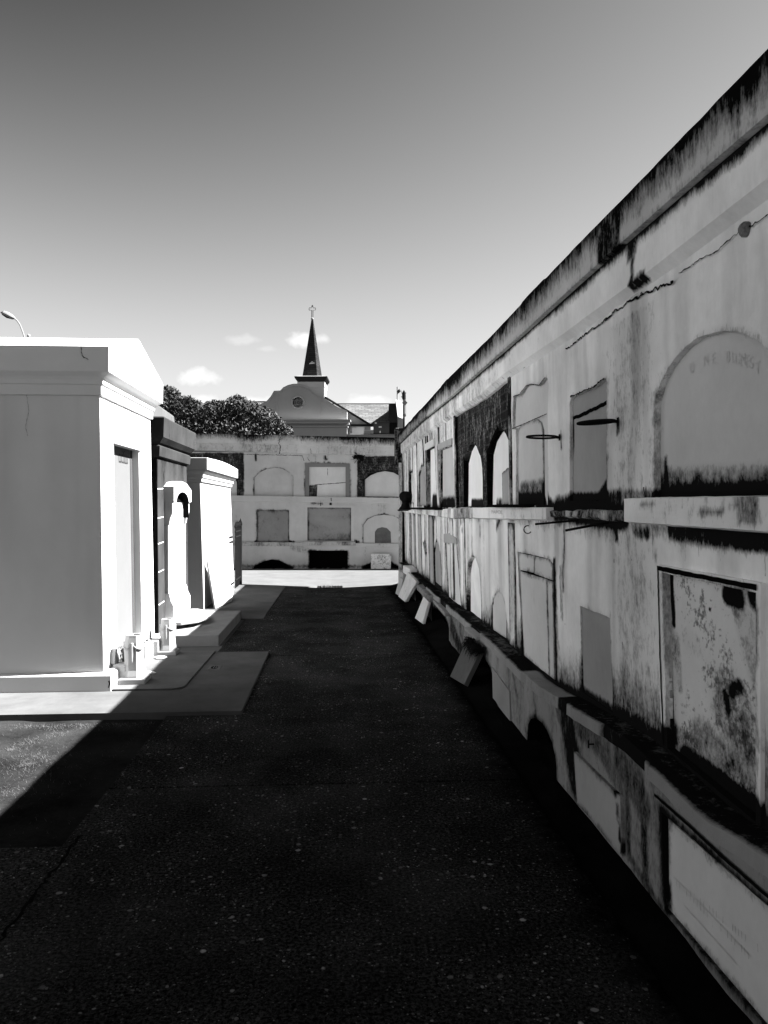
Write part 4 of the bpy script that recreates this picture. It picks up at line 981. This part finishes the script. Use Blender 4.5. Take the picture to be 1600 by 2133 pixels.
for k, (px, py, r) in enumerate(((335,1371,.05), (312,1402,.038))):
    p = at(px, py, .05); mb = MB(); rg = []
    for zz, rr in ((0, .7), (.3, 1), (.7, .85), (1, .4)):
        rg.append([(p[0]+r*rr*1.3*math.cos(a)*(1+.25*math.sin(a*3+k)), p[1]+r*rr*math.sin(a), .045+r*.55*zz) for a in np.linspace(0, 6.28, 9, endpoint=False)])
    tag(mb.rings(rg).build('marble_fragment', M_WHITE), ('flat broken marble fragment lying next to the far vase' if k == 0 else 'small rounded marble fragment on the slab behind the near vase'), 'fragment')
# inspection plate on the concrete apron
cp = at(448, 1390, .03); pt = thing('cover_plate', 'small square metal cover plate set in the dark concrete apron', 'cover plate', (float(cp[0]), float(cp[1]), .03))
q = [at(431,1395,.034), at(456,1395,.034), at(463,1386,.034), at(438,1386,.034)]
mb = MB(); mb.add([tuple(a) for a in q]+[(a[0], a[1], .025) for a in q], [(0,1,2,3),(0,4,5,1),(1,5,6,2),(2,6,7,3),(3,7,4,0)]); mb.build('plate', M_SLAB2, pt)
q = np.array(q); f = lambda a, b: tuple(q[0]+(q[1]-q[0])*a+(q[3]-q[0])*b+np.array([0, 0, .002]))
mb = MB(); mb.add([f(.5+.3*math.cos(t), .5+.34*math.sin(t)) for t in np.linspace(0, 6.28, 14, endpoint=False)], [tuple(range(14))]); mb.build('emblem', M_BLACK, pt)
mb = MB(); mb.add([tuple(np.array(f(a, b))+[0, 0, .002]) for a, b in ((.42,.2),(.42,.8),(.50,.8),(.50,.2),(.60,.3),(.60,.7),(.78,.5))], [(0,1,2,3),(4,5,6)]); mb.build('emblem', M_SLAB2, pt)

# --- dark tomb
t2 = thing('tomb', 'narrow blackened stone tomb with a heavy cornice between two white tombs', 'tomb', (-3.2, 9.9, 0), 'above-ground tombs along the left side')
xa = -4.6
T2 = Frame((-2.060, 0, 0), (0, 1, 0), (-.008, 0, 1), (1, 0, 0))
mb = MB(); rect_rings(mb, xa, -2.062, 9.06, 10.88, [(0, 0), (-.018, 2.2)]); mb.build('body', M_DARKSTONE, t2, grime=.6)  # shade of the narrow gap put into the body colour, blacker than the front
panel('front_face', T2, [(9.062, 0), (10.878, 0), (10.86, 2.19), (9.08, 2.19)], [], .06, M_DARKSTONE, t2, .002, 0, .0015, grime=lambda u, v: .12+.9*(fnoise(u*9, v*.9)-.45)+.3*np.clip(v-1.6, 0, .5))
hs = [.12, .45, .83, 1.14, 1.46, 1.78, 2.02]
for z in (.45, .83, 1.16, 1.46, 1.80): 
    mb = MB(); mb.add([tuple(T2.P(9.07, z, .006)), tuple(T2.P(9.36, z+.01, .006)), tuple(T2.P(9.36, z+.02, .006)), tuple(T2.P(9.07, z+.01, .006))], [(0,1,2,3)]); mb.build('joint', M_WHITE, t2)
rect_rings(MB(), xa, -2.08, 9.08, 10.88, [(0, 2.17), (.04, 2.185), (.045, 2.30), (.02, 2.32), (.05, 2.34), (.10, 2.40), (.11, 2.62), (.10, 2.635)]).build('cornice', M_DARKSTONE, t2, grime=.25)
pr = [(9.15, 2.63), (10.5, 2.63), (10.3, 2.80), (9.9, 2.84), (9.45, 2.85), (9.2, 2.83)]
MB().prism([(9.12, 2.62), (10.45, 2.62), (10.35, 2.80), (9.20, 2.84)], lambda a, b: (-4.4, a, b), lambda a, b: (-2.14, a, b)).build('attic_block', M_SLAB2, t2, bevel=.02, grime=.3)
# canopy over the marble tablet
cu = [(9.40, 1.66), (9.55, 1.655)]+[(9.95-.40*math.cos(a), 1.655+.13*math.sin(a)) for a in np.linspace(0, math.pi, 11)]+[(10.38, 1.655), (10.52, 1.66), (10.52, 1.82), (10.2, 1.90), (9.9, 1.92), (9.6, 1.90), (9.40, 1.84)]
MB().prism(cu, lambda a, b: (-2.10, a, b), lambda a, b: (-1.95, a, b)).build('canopy', M_WHITE2, t2)
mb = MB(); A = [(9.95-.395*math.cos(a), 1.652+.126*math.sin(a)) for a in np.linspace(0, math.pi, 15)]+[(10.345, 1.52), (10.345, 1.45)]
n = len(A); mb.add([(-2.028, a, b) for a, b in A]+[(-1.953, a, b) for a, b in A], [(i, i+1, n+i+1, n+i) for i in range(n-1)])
mb.add([(-2.028, a, b) for a, b in A[:15]], [tuple(range(15))]); mb.build('canopy_soffit', M_BLACK, t2)  # black sheet inside the arch, painted in as its shade
for ya, yb in ((9.41, 9.47), (10.42, 10.48)):
    cs = [(-2.09, 1.66), (-1.97, 1.66), (-1.97, 1.52), (-1.995, 1.46), (-2.01, 1.38), (-2.09, 1.36)]
    MB().prism(cs, lambda a, b, ya=ya: (a, ya, b), lambda a, b, yb=yb: (a, yb, b)).build('bracket', M_WHITE2, t2)
    cs = [(-2.09, .24), (-1.96, .24), (-1.96, .40), (-1.99, .46), (-2.01, .55), (-2.09, .58)]
    MB().prism(cs, lambda a, b, ya=ya: (a, ya, b), lambda a, b, yb=yb: (a, yb, b)).build('bracket', M_MARBLE, t2)
    MB().box(-2.09, -2.02, ya, yb, .55, 1.38).build('pilaster', M_WHITE2, t2)
MB().box(-2.09, -2.032, 9.47, 10.42, .24, 1.70).build('marble_tablet', M_WHITE2, t2)
MB().box(-2.09, -1.97, 9.47, 10.42, .20, .27).build('sill', M_WHITE2, t2)
# raised slab and shell-like step in front
MB().box(-2.3, -1.345, 8.92, 11.0, -.05, .125).build('plinth', M_PLINTH, t2, bevel=.01)
sh = [(-2.08, 9.35), (-1.85, 9.32), (-1.68, 9.5), (-1.60, 9.85), (-1.66, 10.25), (-1.85, 10.5), (-2.08, 10.5)]
MB().prism(sh, lambda a, b: (a, b, .175), lambda a, b: (a, b, .22)).build('step', M_WHITE2, t2, bevel=.015)
MB().box(-2.08, -1.82, 9.6, 10.3, .12, .18).build('step_foot', M_DARKSTONE, t2, grime=.8)

# --- third tomb
t3 = thing('tomb', 'low white tomb with a rounded lid, farthest on the left beside the iron fence', 'tomb', (-3.2, 13.6, 0), 'above-ground tombs along the left side')
mb = MB(); rect_rings(mb, -4.4, -2.03, 11.97, 15.52, [(0, -.1), (-.055, 1.6), (-.07, 1.99)]); mb.build('body', M_WHITE2, t3)
rect_rings(MB(), -4.33, -2.10, 12.04, 15.45, [(0, 1.97), (.03, 1.985), (.035, 2.03), (.055, 2.05), (.06, 2.10), (.10, 2.14), (.105, 2.165)]).build('cornice', M_WHITE2, t3, bevel=.004)
pr = [(11.91, 2.165), (15.58, 2.165), (15.58, 2.345)]+[(15.58-3.67*t, 2.345+.035*math.sin(math.pi*t)) for t in np.linspace(.08, .92, 9)]+[(11.91, 2.35)]
MB().prism(pr, lambda a, b: (-4.5, a, b), lambda a, b: (-1.965, a, b)).build('lid', M_WHITE2, t3, bevel=.008)
o = slab4([(-2.00,12.15,.02),(-1.66,11.95,.02),(-1.66,11.95,.02),(-2.00,12.15,.02)], .01) if False else None
c0, c1_, c2_, c3_ = at(445,1268,.02), at(478,1256,.02), atY(472,1232,13.7), atY(431,1182,11.95)
sl = slab4([(-1.89,12.02,.015),(-1.76,12.9,.015),(-1.80,13.5,.16),(-2.03,12.15,.75)], .03)
tag(sl.build('marble_slab', M_WHITE2, bevel=.003), 'tall broken white slab leaning against the sunlit side of the farthest left tomb', 'slab')

# --- iron fence
fe = thing('iron_fence', 'black spear-topped iron fence at the far corner of the farthest left tomb', 'fence', (-2.0, 15.8, 0))
def spear(mb, x, y, z0, h, r=.011):
    mb.tube([(x, y, z0), (x, y, h-.12)], r, 6); mb.tube([(x, y, h-.13), (x, y, h-.09), (x, y, h)], [.012, .026, .001], 6)
for i in range(7):
    mb = MB(); spear(mb, -1.945, 15.72-.115*i, 0, 1.30+.03*(i % 2)); mb.build('picket', M_IRON, fe)
for z in (.16, 1.0, 1.10): MB().box(-1.955, -1.935, 15.0, 15.84, z, z+.025).build('rail', M_IRON, fe)
mb = MB(); mb.tube([(-1.945, 15.84, 0), (-1.945, 15.84, 1.2)], .028, 8).tube([(-1.945, 15.84, 1.2), (-1.945, 15.84, 1.25), (-1.945, 15.84, 1.36)], [.03, .04, .002], 8); mb.build('post', M_IRON, fe)

# --- grass on the lit soil
mb = MB()
cl = [(random.uniform(-3.2, -1.75), random.uniform(3.8, 5.8), random.uniform(.02, .12)) for _ in range(34)]+[tuple(at(55, 1578, 0)[:2])+(.10,)]*3
for _ in range(7000):
    if random.random() < .65:
        c = random.choice(cl); x = random.gauss(c[0], c[2]); y = random.gauss(c[1], c[2])
    elif random.random() < .5: x = random.uniform(-3.6, -1.35); y = 5.84-abs(random.gauss(0, .07))
    else: x = random.uniform(-3.6, -1.35); y = random.uniform(3.72, 5.85)
    if y > 5.85 or y < 3.72 or x > -1.33: continue
    a = random.random()*6.28; l_ = random.uniform(.006, .026); h = random.uniform(.003, .018); z = -.022
    dx, dy = math.cos(a), math.sin(a); wv = .0011
    mb.add([(x-dy*wv, y+dx*wv, z), (x+dy*wv, y-dx*wv, z), (x+dx*l_, y+dy*l_, z+h)], [(0,1,2)])
struct(mb.build('grass', M_GRASS), 'stuff')

# ------------------------------------------------------------------ beyond the wall
# tree
def tree(name, label, cx, cy, clumps, nleaf, size, trunk_h):
    t = thing(name, label, 'tree', (cx, cy, 0))
    mb = MB(); mb.tube([(cx, cy, -.1), (cx+.1, cy, trunk_h*.5), (cx-.05, cy, trunk_h)], [.28, .2, .14], 8)
    for (x, y, z, r) in clumps: mb.tube([(cx, cy, trunk_h*.8), ((cx+x)/2, (cy+y)/2, (trunk_h+z)/2-.1), (x, y, z)], [.12, .07, .02], 6)
    mb.build('trunk', M_BARK, t)
    mb = MB(); tot = sum(c[3]**2.3 for c in clumps)
    V = []; Fc = []
    for (x, y, z, r) in clumps:
        n = int(nleaf*r**2.3/tot); d = rng.normal(size=(n, 3)); d /= np.linalg.norm(d, axis=1)[:, None]
        rad = r*(.45+.6*rng.random(n)**.6)*(1+.25*(rng.random(n)-.5)); c = np.array([x, y, z])+d*rad[:, None]*np.array([1, 1, .8])
        a = rng.normal(size=(n, 3)); a /= np.linalg.norm(a, axis=1)[:, None]; b = np.cross(a, rng.normal(size=(n, 3))); b /= np.linalg.norm(b, axis=1)[:, None]
        s = (size*(.6+.8*rng.random(n)))[:, None]
        q = np.stack([c-a*s, c+b*s*.38, c+a*s, c-b*s*.38], 1).reshape(-1, 3); base = len(V)*0
        V.append(q)
    V = np.concatenate(V); F_ = np.arange(len(V)).reshape(-1, 4)
    build('crown', V, F_, M_LEAF, t)
TY = 28.0
cl = []
for (px, py, r) in ((345,850,.55),(352,822,.38),(380,852,.55),(410,862,.5),(440,868,.55),(470,862,.55),(495,850,.5),(520,862,.55),(548,872,.5),(570,888,.45),(590,900,.35),(400,900,.7),(450,905,.8),(500,905,.8),(550,912,.6),(360,905,.8),(320,880,.8),(300,840,.8),(596,915,.35),(395,838,.25),(493,832,.18),(455,846,.25),(425,852,.25),(346,812,.14),(366,822,.12),(384,832,.12),(412,838,.12),(437,842,.14),(468,846,.14),(495,826,.10),(483,832,.12),(505,834,.14),(530,848,.14),(560,862,.14)):
    for dy in (-.5, .5): 
        p = atY(px, py, TY+dy*r); cl.append((p[0], p[1], p[2], r))
tree('leafy_tree', 'dense dark-leaved tree spreading behind the back wall left of the church', float(atY(470, 900, TY)[0]), TY, cl, 60000, .055, 4.3)

# church: everything on a facade plane facing the alley
CD = 46.0
CF = Frame(FW*CD, RT, (0, 0, 1), -FW); pc = CD/FPX
ch = thing('church', 'stuccoed church with curved gable, round window and slate spire topped by a cross', 'church', tuple(float(a) for a in CF.P(CF.cast(620, 1185)[0], 0, 0)))
K = lambda *p, w=0: CF.poly(p, w)
def cprism(name, poly, w0, w1, m, parent=ch, bevel=0):
    return MB().prism(poly, lambda u, v: tuple(CF.P(u, v, w0)), lambda u, v: tuple(CF.P(u, v, w1))).build(name, m, parent, bevel=bevel)
gpx = [(513,1050),(513,857),(530,850),(545,843),(556,837),(564,828),(571,816),(584,815.5),(590,809),(600,804),(610,801.5),(620,801),(632,802.5),(645,808),(653,815),(658,819),(665,819),(670,824),(677,832),(688,841),(703,850),(723,857.5),(723,1050)]
g = K(*gpx)
hole = [(CF.cast(620.6,838)[0]+12.5*pc*math.cos(a), CF.cast(620.6,838)[1]+12.5*pc*math.sin(a)) for a in np.linspace(0, 2*math.pi, 28, endpoint=False)]
panel('gable', CF, g, [hole], .5, M_STUCCO, ch, 0, .35, 0, skirt=.5)
edge = K(*[(x, y) for x, y in gpx[1:-1]]); 
mb = MB()
for a, b in zip(edge[:-1], edge[1:]):
    mb.add([tuple(CF.P(a[0], a[1]-.12, .06)), tuple(CF.P(b[0], b[1]-.12, .06)), tuple(CF.P(b[0], b[1]+.05, .06)), tuple(CF.P(a[0], a[1]+.05, .06)), tuple(CF.P(a[0], a[1]+.05, -.5)), tuple(CF.P(b[0], b[1]+.05, -.5)), tuple(CF.P(a[0], a[1]-.12, 0)), tuple(CF.P(b[0], b[1]-.12, 0))], [(0,1,2,3),(3,2,5,4),(6,7,1,0)])
mb.build('gable_coping', M_STUCCO, ch)
win = MB().prism(hole, lambda u, v: tuple(CF.P(u, v, -.3)), lambda u, v: tuple(CF.P(u, v, -.34))).build('round_window', M_GLASS, ch)
uc_, vc_ = CF.cast(620.6, 838); r = 12.5*pc
mb = MB()
for k in (-.33, .33): 
    hh = r*math.sqrt(1-k*k)
    mb.tube([tuple(CF.P(uc_+k*r, vc_-hh, -.26)), tuple(CF.P(uc_+k*r, vc_+hh, -.26))], .022, 4); mb.tube([tuple(CF.P(uc_-hh, vc_+k*r, -.26)), tuple(CF.P(uc_+hh, vc_+k*r, -.26))], .022, 4)
mb.tube([tuple(CF.P(uc_+r*math.cos(a), vc_+r*math.sin(a), .01)) for a in np.linspace(0, 2*math.pi, 28, endpoint=False)], .06, 6, close=True)
mb.tube([tuple(CF.P(uc_+r*.7*math.cos(a), vc_+r*.7*math.sin(a), -.26)) for a in np.linspace(0, 2*math.pi, 28, endpoint=False)], .02, 4, close=True)
mb.build('window_tracery', M_TRIM, ch)
for px in (576.5, 665.5):
    u = CF.cast(px, 840)[0]; cprism('pilaster', [(u-.07, CF.cast(0, 872)[1]), (u+.07, CF.cast(0, 872)[1]), (u+.07, CF.cast(px, 820)[1]), (u-.07, CF.cast(px, 820)[1])], 0, .04, M_STUCCO)
def cbox(name, p0, p1, w0, w1, m, parent=ch):
    a = CF.cast(*p0, w1); b = CF.cast(*p1, w1); return cprism(name, [(a[0], b[1]), (b[0], b[1]), (b[0], a[1]), (a[0], a[1])], w0, w1, m, parent)
cbox('cornice', (510,873.5), (730,876), -.6, .45, M_TRIM); cbox('cornice', (512,876), (727,882), -.5, .3, M_STUCCO); cbox('cornice', (513,887), (725,889.5), -.5, .12, M_STUCCO)
MB().prism(K((515,890),(723,890),(723,1180),(515,1180)), lambda u, v: tuple(CF.P(u, v, -.02)), lambda u, v: tuple(CF.P(u, v, -6))).build('wall', M_STUCCO, ch)
# nave roof to either side
def roofq(pts, w0, w1, m, name='roof', parent=ch):
    q = K(*pts[:2], w=w0)+K(*pts[2:], w=w1); MB().add([tuple(CF.P(q[0][0], q[0][1], w0)), tuple(CF.P(q[1][0], q[1][1], w0)), tuple(CF.P(q[2][0], q[2][1], w1)), tuple(CF.P(q[3][0], q[3][1], w1))], [(0,1,2,3)]).build(name, m, parent)
roofq([(700,886),(835,886),(813,841),(640,841)], -1.5, -6.0, M_TILE); roofq([(440,900),(600,886),(640,836.5),(455,836.5)], -2, -6.0, M_TILE)
cbox('ridge', (640,840.2), (826,842), -6.1, -5.9, M_ROOFEDGE); cbox('ridge', (452,835.6), (640,837.6), -6.1, -5.9, M_ROOFEDGE)
# side gable roof descending behind the gable, and its shaded wall
cprism('side_gable', K((668,824),(680,832),(700,846),(772,884),(772,1050),(668,1050), w=-.9), -.9, -1.2, M_STUCCO)
mb = MB(); a = CF.cast(676,826,-.6); b = CF.cast(774,885.5,-.6)
mb.add([tuple(CF.P(a[0], a[1]+.05, -.6)), tuple(CF.P(b[0], b[1]+.05, -.6)), tuple(CF.P(b[0], b[1]-.1, -.6)), tuple(CF.P(a[0], a[1]-.1, -.6)), tuple(CF.P(a[0], a[1]+.05, -1.5)), tuple(CF.P(b[0], b[1]+.05, -1.5))], [(0,1,2,3),(0,4,5,1)]); mb.build('roof_edge', M_ROOFEDGE, ch)
cbox('gutter', (730,883.5), (780,886.5), -1.2, -.5, M_ROOFEDGE)
# tower
tc_ = FW*(CD+3.2)+RT*((651-800)/FPX*(CD+3.2)); RA = -math.radians(18)-YAW*0
def sq(hw, z, rot=RA): return [(tc_[0]+hw*math.sqrt(2)*math.cos(rot-math.pi*.75+k*math.pi/2), tc_[1]+hw*math.sqrt(2)*math.sin(rot-math.pi*.75+k*math.pi/2), z) for k in range(4)]
DT = CD+3.2; pt_ = DT/FPX
def tz(py): return EYE+(1055-py)*pt_
rot0 = -math.radians(4)
hwT = 27.0*pt_
mb = MB(); mb.rings([sq(hwT, 1, rot0), sq(hwT, tz(797), rot0)]); mb.build('tower', M_STUCCO, ch)
mb = MB(); mb.rings([sq(hwT+.03, tz(811), rot0), sq(hwT+.03, tz(800), rot0)]); mb.build('tower_band', M_TRIM, ch)
mb = MB(); mb.rings([sq(hwT*1.0, tz(800), rot0), sq(hwT*1.22, tz(793), rot0), sq(hwT*1.24, tz(789.5), rot0)]); mb.build('tower_cornice', M_ROOFEDGE, ch)
mb = MB(); mb.rings([sq(hwT*1.24, tz(789.5), rot0), sq(hwT*.9, tz(787.5), rot0)]); mb.build('tower_lead', M_TRIM, ch)
hs_ = 16.2*pt_
mb = MB(); mb.rings([sq(hs_, tz(788)), sq(.05, tz(667))]); mb.build('spire', M_SLATE_D, ch)
# little vent on the spire face
fr_ = lambda px, py, w: CF.P(*CF.cast(px, py), w)
MB().prism(K((644,757),(650,752),(656,756.5), w=-2.6), lambda u, v: tuple(CF.P(u, v, -2.6)), lambda u, v: tuple(CF.P(u, v, -3.3))).build('spire_vent', M_STUCCO, ch)
zb_ = tz(665); mb = MB(); revolve(mb, (tc_[0], tc_[1], zb_), [(.02, -.09), (.085, -.05), (.1, 0), (.085, .05), (.02, .09)], 10); mb.build('spire_ball', M_METAL, ch, smooth=True)
# outline cross
ccx = lambda a, z: tuple(tc_+np.array([a*RT[0], a*RT[1], 0])+np.array([0, 0, z]))
zc = tz(644.5); wv = .07
o = [(-wv, tz(662)), (-wv, zc-wv), (-.26, zc-wv), (-.285, zc), (-.26, zc+wv), (-wv, zc+wv), (-wv, tz(638.5)), (0, tz(636)), (wv, tz(638.5)), (wv, zc+wv), (.26, zc+wv), (.285, zc), (.26, zc-wv), (wv, zc-wv), (wv, tz(662))]
mb = MB(); mb.tube([ccx(a*.75 if abs(a) > .1 else a*.6, z) for a, z in o], .022, 5)
mb.tube([ccx(0, tz(639.5)), ccx(0, tz(635.5))], [.035, .002], 5); mb.build('cross', M_DARKBOX, ch)
# right-hand parapet of the church: a scalloped gable, its shade painted as dark stone, with a lit pier
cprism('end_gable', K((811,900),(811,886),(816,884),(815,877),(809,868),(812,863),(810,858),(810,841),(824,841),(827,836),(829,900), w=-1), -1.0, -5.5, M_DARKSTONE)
q = K((824.5,833),(838.5,833),(839,868.5),(829,868.5)); MB().add([tuple(CF.P(q[0][0], q[0][1], .15)), tuple(CF.P(q[1][0], q[1][1], -.75)), tuple(CF.P(q[2][0], q[2][1], -.75)), tuple(CF.P(q[3][0], q[3][1], .15)), tuple(CF.P(q[0][0], q[0][1], -1.5)), tuple(CF.P(q[1][0], q[1][1], -1.5)), tuple(CF.P(q[2][0], q[2][1], -1.5)), tuple(CF.P(q[3][0], q[3][1], -1.5))], [(0,1,2,3),(4,0,3,7),(1,5,6,2),(0,4,5,1),(3,2,6,7),(5,4,7,6)]).build('end_pier', M_TRIM, ch)
cprism('annex', K((829,869),(842,869),(842,1180),(829,1180)), -.6, -3, M_STUCCO)
pole = thing('flue_pipe', 'tall thin flue pipe rising from the lit church pier', 'pipe', tuple(float(x) for x in CF.P(CF.cast(828.5,833)[0], 7.8, -1)))
a, b = CF.cast(828.6, 832), CF.cast(828.6, 800.5)
MB().tube([tuple(CF.P(a[0], a[1], -1)), tuple(CF.P(b[0], b[1], -1))], .045, 8).build('pipe', M_METAL, pole)
MB().tube([tuple(CF.P(a[0], a[1], -1)), tuple(CF.P(a[0], a[1]+.12, -1))], .09, 8).build('collar', M_METAL, pole)
a, b = CF.cast(832, 812), CF.cast(832, 808)
mb = MB(); mb.tube([tuple(CF.P(CF.cast(829,813)[0], a[1], -1)), tuple(CF.P(CF.cast(833.5,811)[0], a[1]+.12, -1))], .09, 8).tube([tuple(CF.P(CF.cast(832.5,811)[0], a[1]+.05, -1)), tuple(CF.P(CF.cast(832.5,806)[0], b[1]+.08, -1))], .03, 6); mb.build('floodlight', M_DARKBOX, pole)
# utility pole with signs
UD = 40.0; UF = Frame(FW*UD, RT, (0, 0, 1), -FW)
up = thing('utility_pole', 'black wooden utility pole with two blank signs beside the church', 'pole', tuple(float(x) for x in UF.P(UF.cast(841.5,1185)[0], 0, 0)))
a = UF.cast(841.5, 815)
MB().tube([tuple(UF.P(a[0], 0, 0)), tuple(UF.P(a[0], a[1], 0))], [.06, .045], 8).build('post', M_ROOFEDGE, up)
MB().tube([tuple(UF.P(a[0], UF.cast(0,832)[1], 0)), tuple(UF.P(a[0], UF.cast(0,818)[1], 0)), tuple(UF.P(a[0], UF.cast(0,813)[1], 0))], [.09, .09, .02], 8).build('transformer', M_ROOFEDGE, up)
d = UF.poly([(843,833.5),(849,839.5),(843,845.5),(837,839.5)]); MB().prism(d, lambda u, v: tuple(UF.P(u, v, .08)), lambda u, v: tuple(UF.P(u, v, .10))).build('diamond_sign', M_METAL, up)
cu_, cv_ = UF.cast(842, 865.5); MB().prism([(cu_+.1*math.cos(t), cv_+.1*math.sin(t)) for t in np.linspace(0, 6.28, 8, endpoint=False)], lambda u, v: tuple(UF.P(u, v, .08)), lambda u, v: tuple(UF.P(u, v, .10))).build('round_sign', M_METAL, up)
MB().tube([tuple(UF.P(*UF.cast(835,811), -.2)), tuple(UF.P(*UF.cast(838,822), 0)), tuple(UF.P(*UF.cast(838,830), 0))], .012, 4).tube([tuple(UF.P(*UF.cast(845,822), 0)), tuple(UF.P(*UF.cast(845.3,862), 0))], .01, 4).tube([tuple(UF.P(*UF.cast(841,818.6), 0)), tuple(UF.P(*UF.cast(846.5,818.6), 0))], .02, 4).tube([tuple(UF.P(*UF.cast(835.5,826.5), 0)), tuple(UF.P(*UF.cast(841,827.5), 0))], .02, 4).build('wires', M_ROOFEDGE, up)
# low service building with roof equipment, just beyond the wall
SD = 30.0; SF = Frame(FW*SD, RT, (0, 0, 1), -FW)
sv = thing('service_building', 'low pale building with clapboard wall showing over the back wall', 'building', tuple(float(x) for x in SF.P(SF.cast(770,1185)[0], 0, 0)))
def sbox(name, p0, p1, w0, w1, m, parent):
    a = SF.cast(*p0); b = SF.cast(*p1); return MB().prism([(a[0], b[1]), (b[0], b[1]), (b[0], a[1]), (a[0], a[1])], lambda u, v: tuple(SF.P(u, v, w0)), lambda u, v: tuple(SF.P(u, v, w1))).build(name, m, parent)
sbox('wall', (727,889), (842,1170), -4, -1.2, M_STUCCO, sv); sbox('roof_deck', (724,909), (832,911), -1.2, .8, M_METAL, sv); sbox('wall', (726,911), (832,1180), -1.1, .6, M_STUCCO, sv)
for y in (893, 898, 903): sbox('clapboard', (728,y), (776,y+1.2), -1.2, -1.15, M_SLAB2, sv)
ac = thing('air_conditioner', 'dark boxy rooftop air conditioner with small pale labels', 'air conditioner', tuple(float(x) for x in SF.P(SF.cast(800,909)[0], SF.cast(800,909)[1], 0)))
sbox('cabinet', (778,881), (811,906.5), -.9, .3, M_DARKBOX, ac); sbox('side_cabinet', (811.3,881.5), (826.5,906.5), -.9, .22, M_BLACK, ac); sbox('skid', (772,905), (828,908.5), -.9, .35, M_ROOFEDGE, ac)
sbox('label', (789,889.5), (795,892.5), .3, .31, M_TRIM, ac); sbox('label', (791,899), (793,903.5), .3, .31, M_TRIM, ac); sbox('label', (781,881.5), (785,884.5), .3, .31, M_TRIM, ac)
hv = thing('vent_unit', 'small pale sunlit vent box on the low roof beside the dark air conditioner', 'vent', tuple(float(x) for x in SF.P(SF.cast(744,908)[0], SF.cast(744,908)[1], 0)))
MB().box(-.2, .25, -.3, .3, 0, .30).box(-.28, .1, -.36, .36, 0, .06).box(-.05, .27, -.32, .32, .24, .32).build('vent_housing', M_TRIM, hv)
hv.children[0].data.transform(Matrix.Translation((0, 0, 0)))
hv_c = hv.children[0]
# vertices were built around the world origin: move them back onto the roof
hv_c.data.transform(Matrix.Translation(Vector(hv.location)))
# house roof peeking left of the church
dm = thing('house', 'distant pale house with a dormer just visible above the tree', 'house', tuple(float(x) for x in CF.P(CF.cast(440,1185)[0], 0, -3)))
sbox2 = lambda n, a, b, w0, w1, m: cprism(n, [(CF.cast(*a, w1)[0], CF.cast(*b, w1)[1]), (CF.cast(*b, w1)[0], CF.cast(*b, w1)[1]), (CF.cast(*b, w1)[0], CF.cast(*a, w1)[1]), (CF.cast(*a, w1)[0], CF.cast(*a, w1)[1])], w0, w1, m, dm)
sbox2('wall', (400,850), (470,1180), -5, -2.2, M_STUCCO); sbox2('dormer', (441,832), (449,842), -2.2, -1.5, M_TRIM); sbox2('dormer_window', (441.8,833.5), (447,838.5), -1.5, -1.45, M_GLASS)
cprism('gable', K((428,857),(440,843),(446,843),(436,857), w=-1.8), -1.8, -2.2, M_TRIM, dm)
# street lamp
LD = 30.0; LF = Frame(FW*LD, RT, (0, 0, 1), -FW)
sl_ = thing('street_lamp', 'grey street lamp with a curved arm rising behind the near left tomb', 'street lamp', tuple(float(x) for x in LF.P(LF.cast(60,1185)[0], 0, 0)))
g_ = lambda px, py: tuple(LF.P(*LF.cast(px, py), 0))
a = LF.cast(60, 699)
MB().tube([tuple(LF.P(a[0], 0, 0)), tuple(LF.P(a[0], a[1], 0))], [.1, .05], 8).tube([g_(60,701), g_(60,697.5), g_(60,696)], [.06, .06, .02], 8).build('post', M_METAL, sl_)
MB().tube([g_(60,720), g_(54,712), g_(51,702), g_(47,690), g_(42,677), g_(36,668), g_(29,662)], .028, 8).build('arm', M_METAL, sl_)
h_ = [g_(31,663), g_(26,661), g_(16,655.5), g_(8,652), g_(2,651)]
mb = MB(); mb.tube(h_, [.04, .085, .10, .085, .03], 8); mb.build('lamp_head', M_METAL, sl_)
mb = MB(); mb.tube([g_(27,664), g_(15,659.5), g_(5,654.5)], [.03, .06, .03], 8); mb.build('lens', M_DARKBOX, sl_)
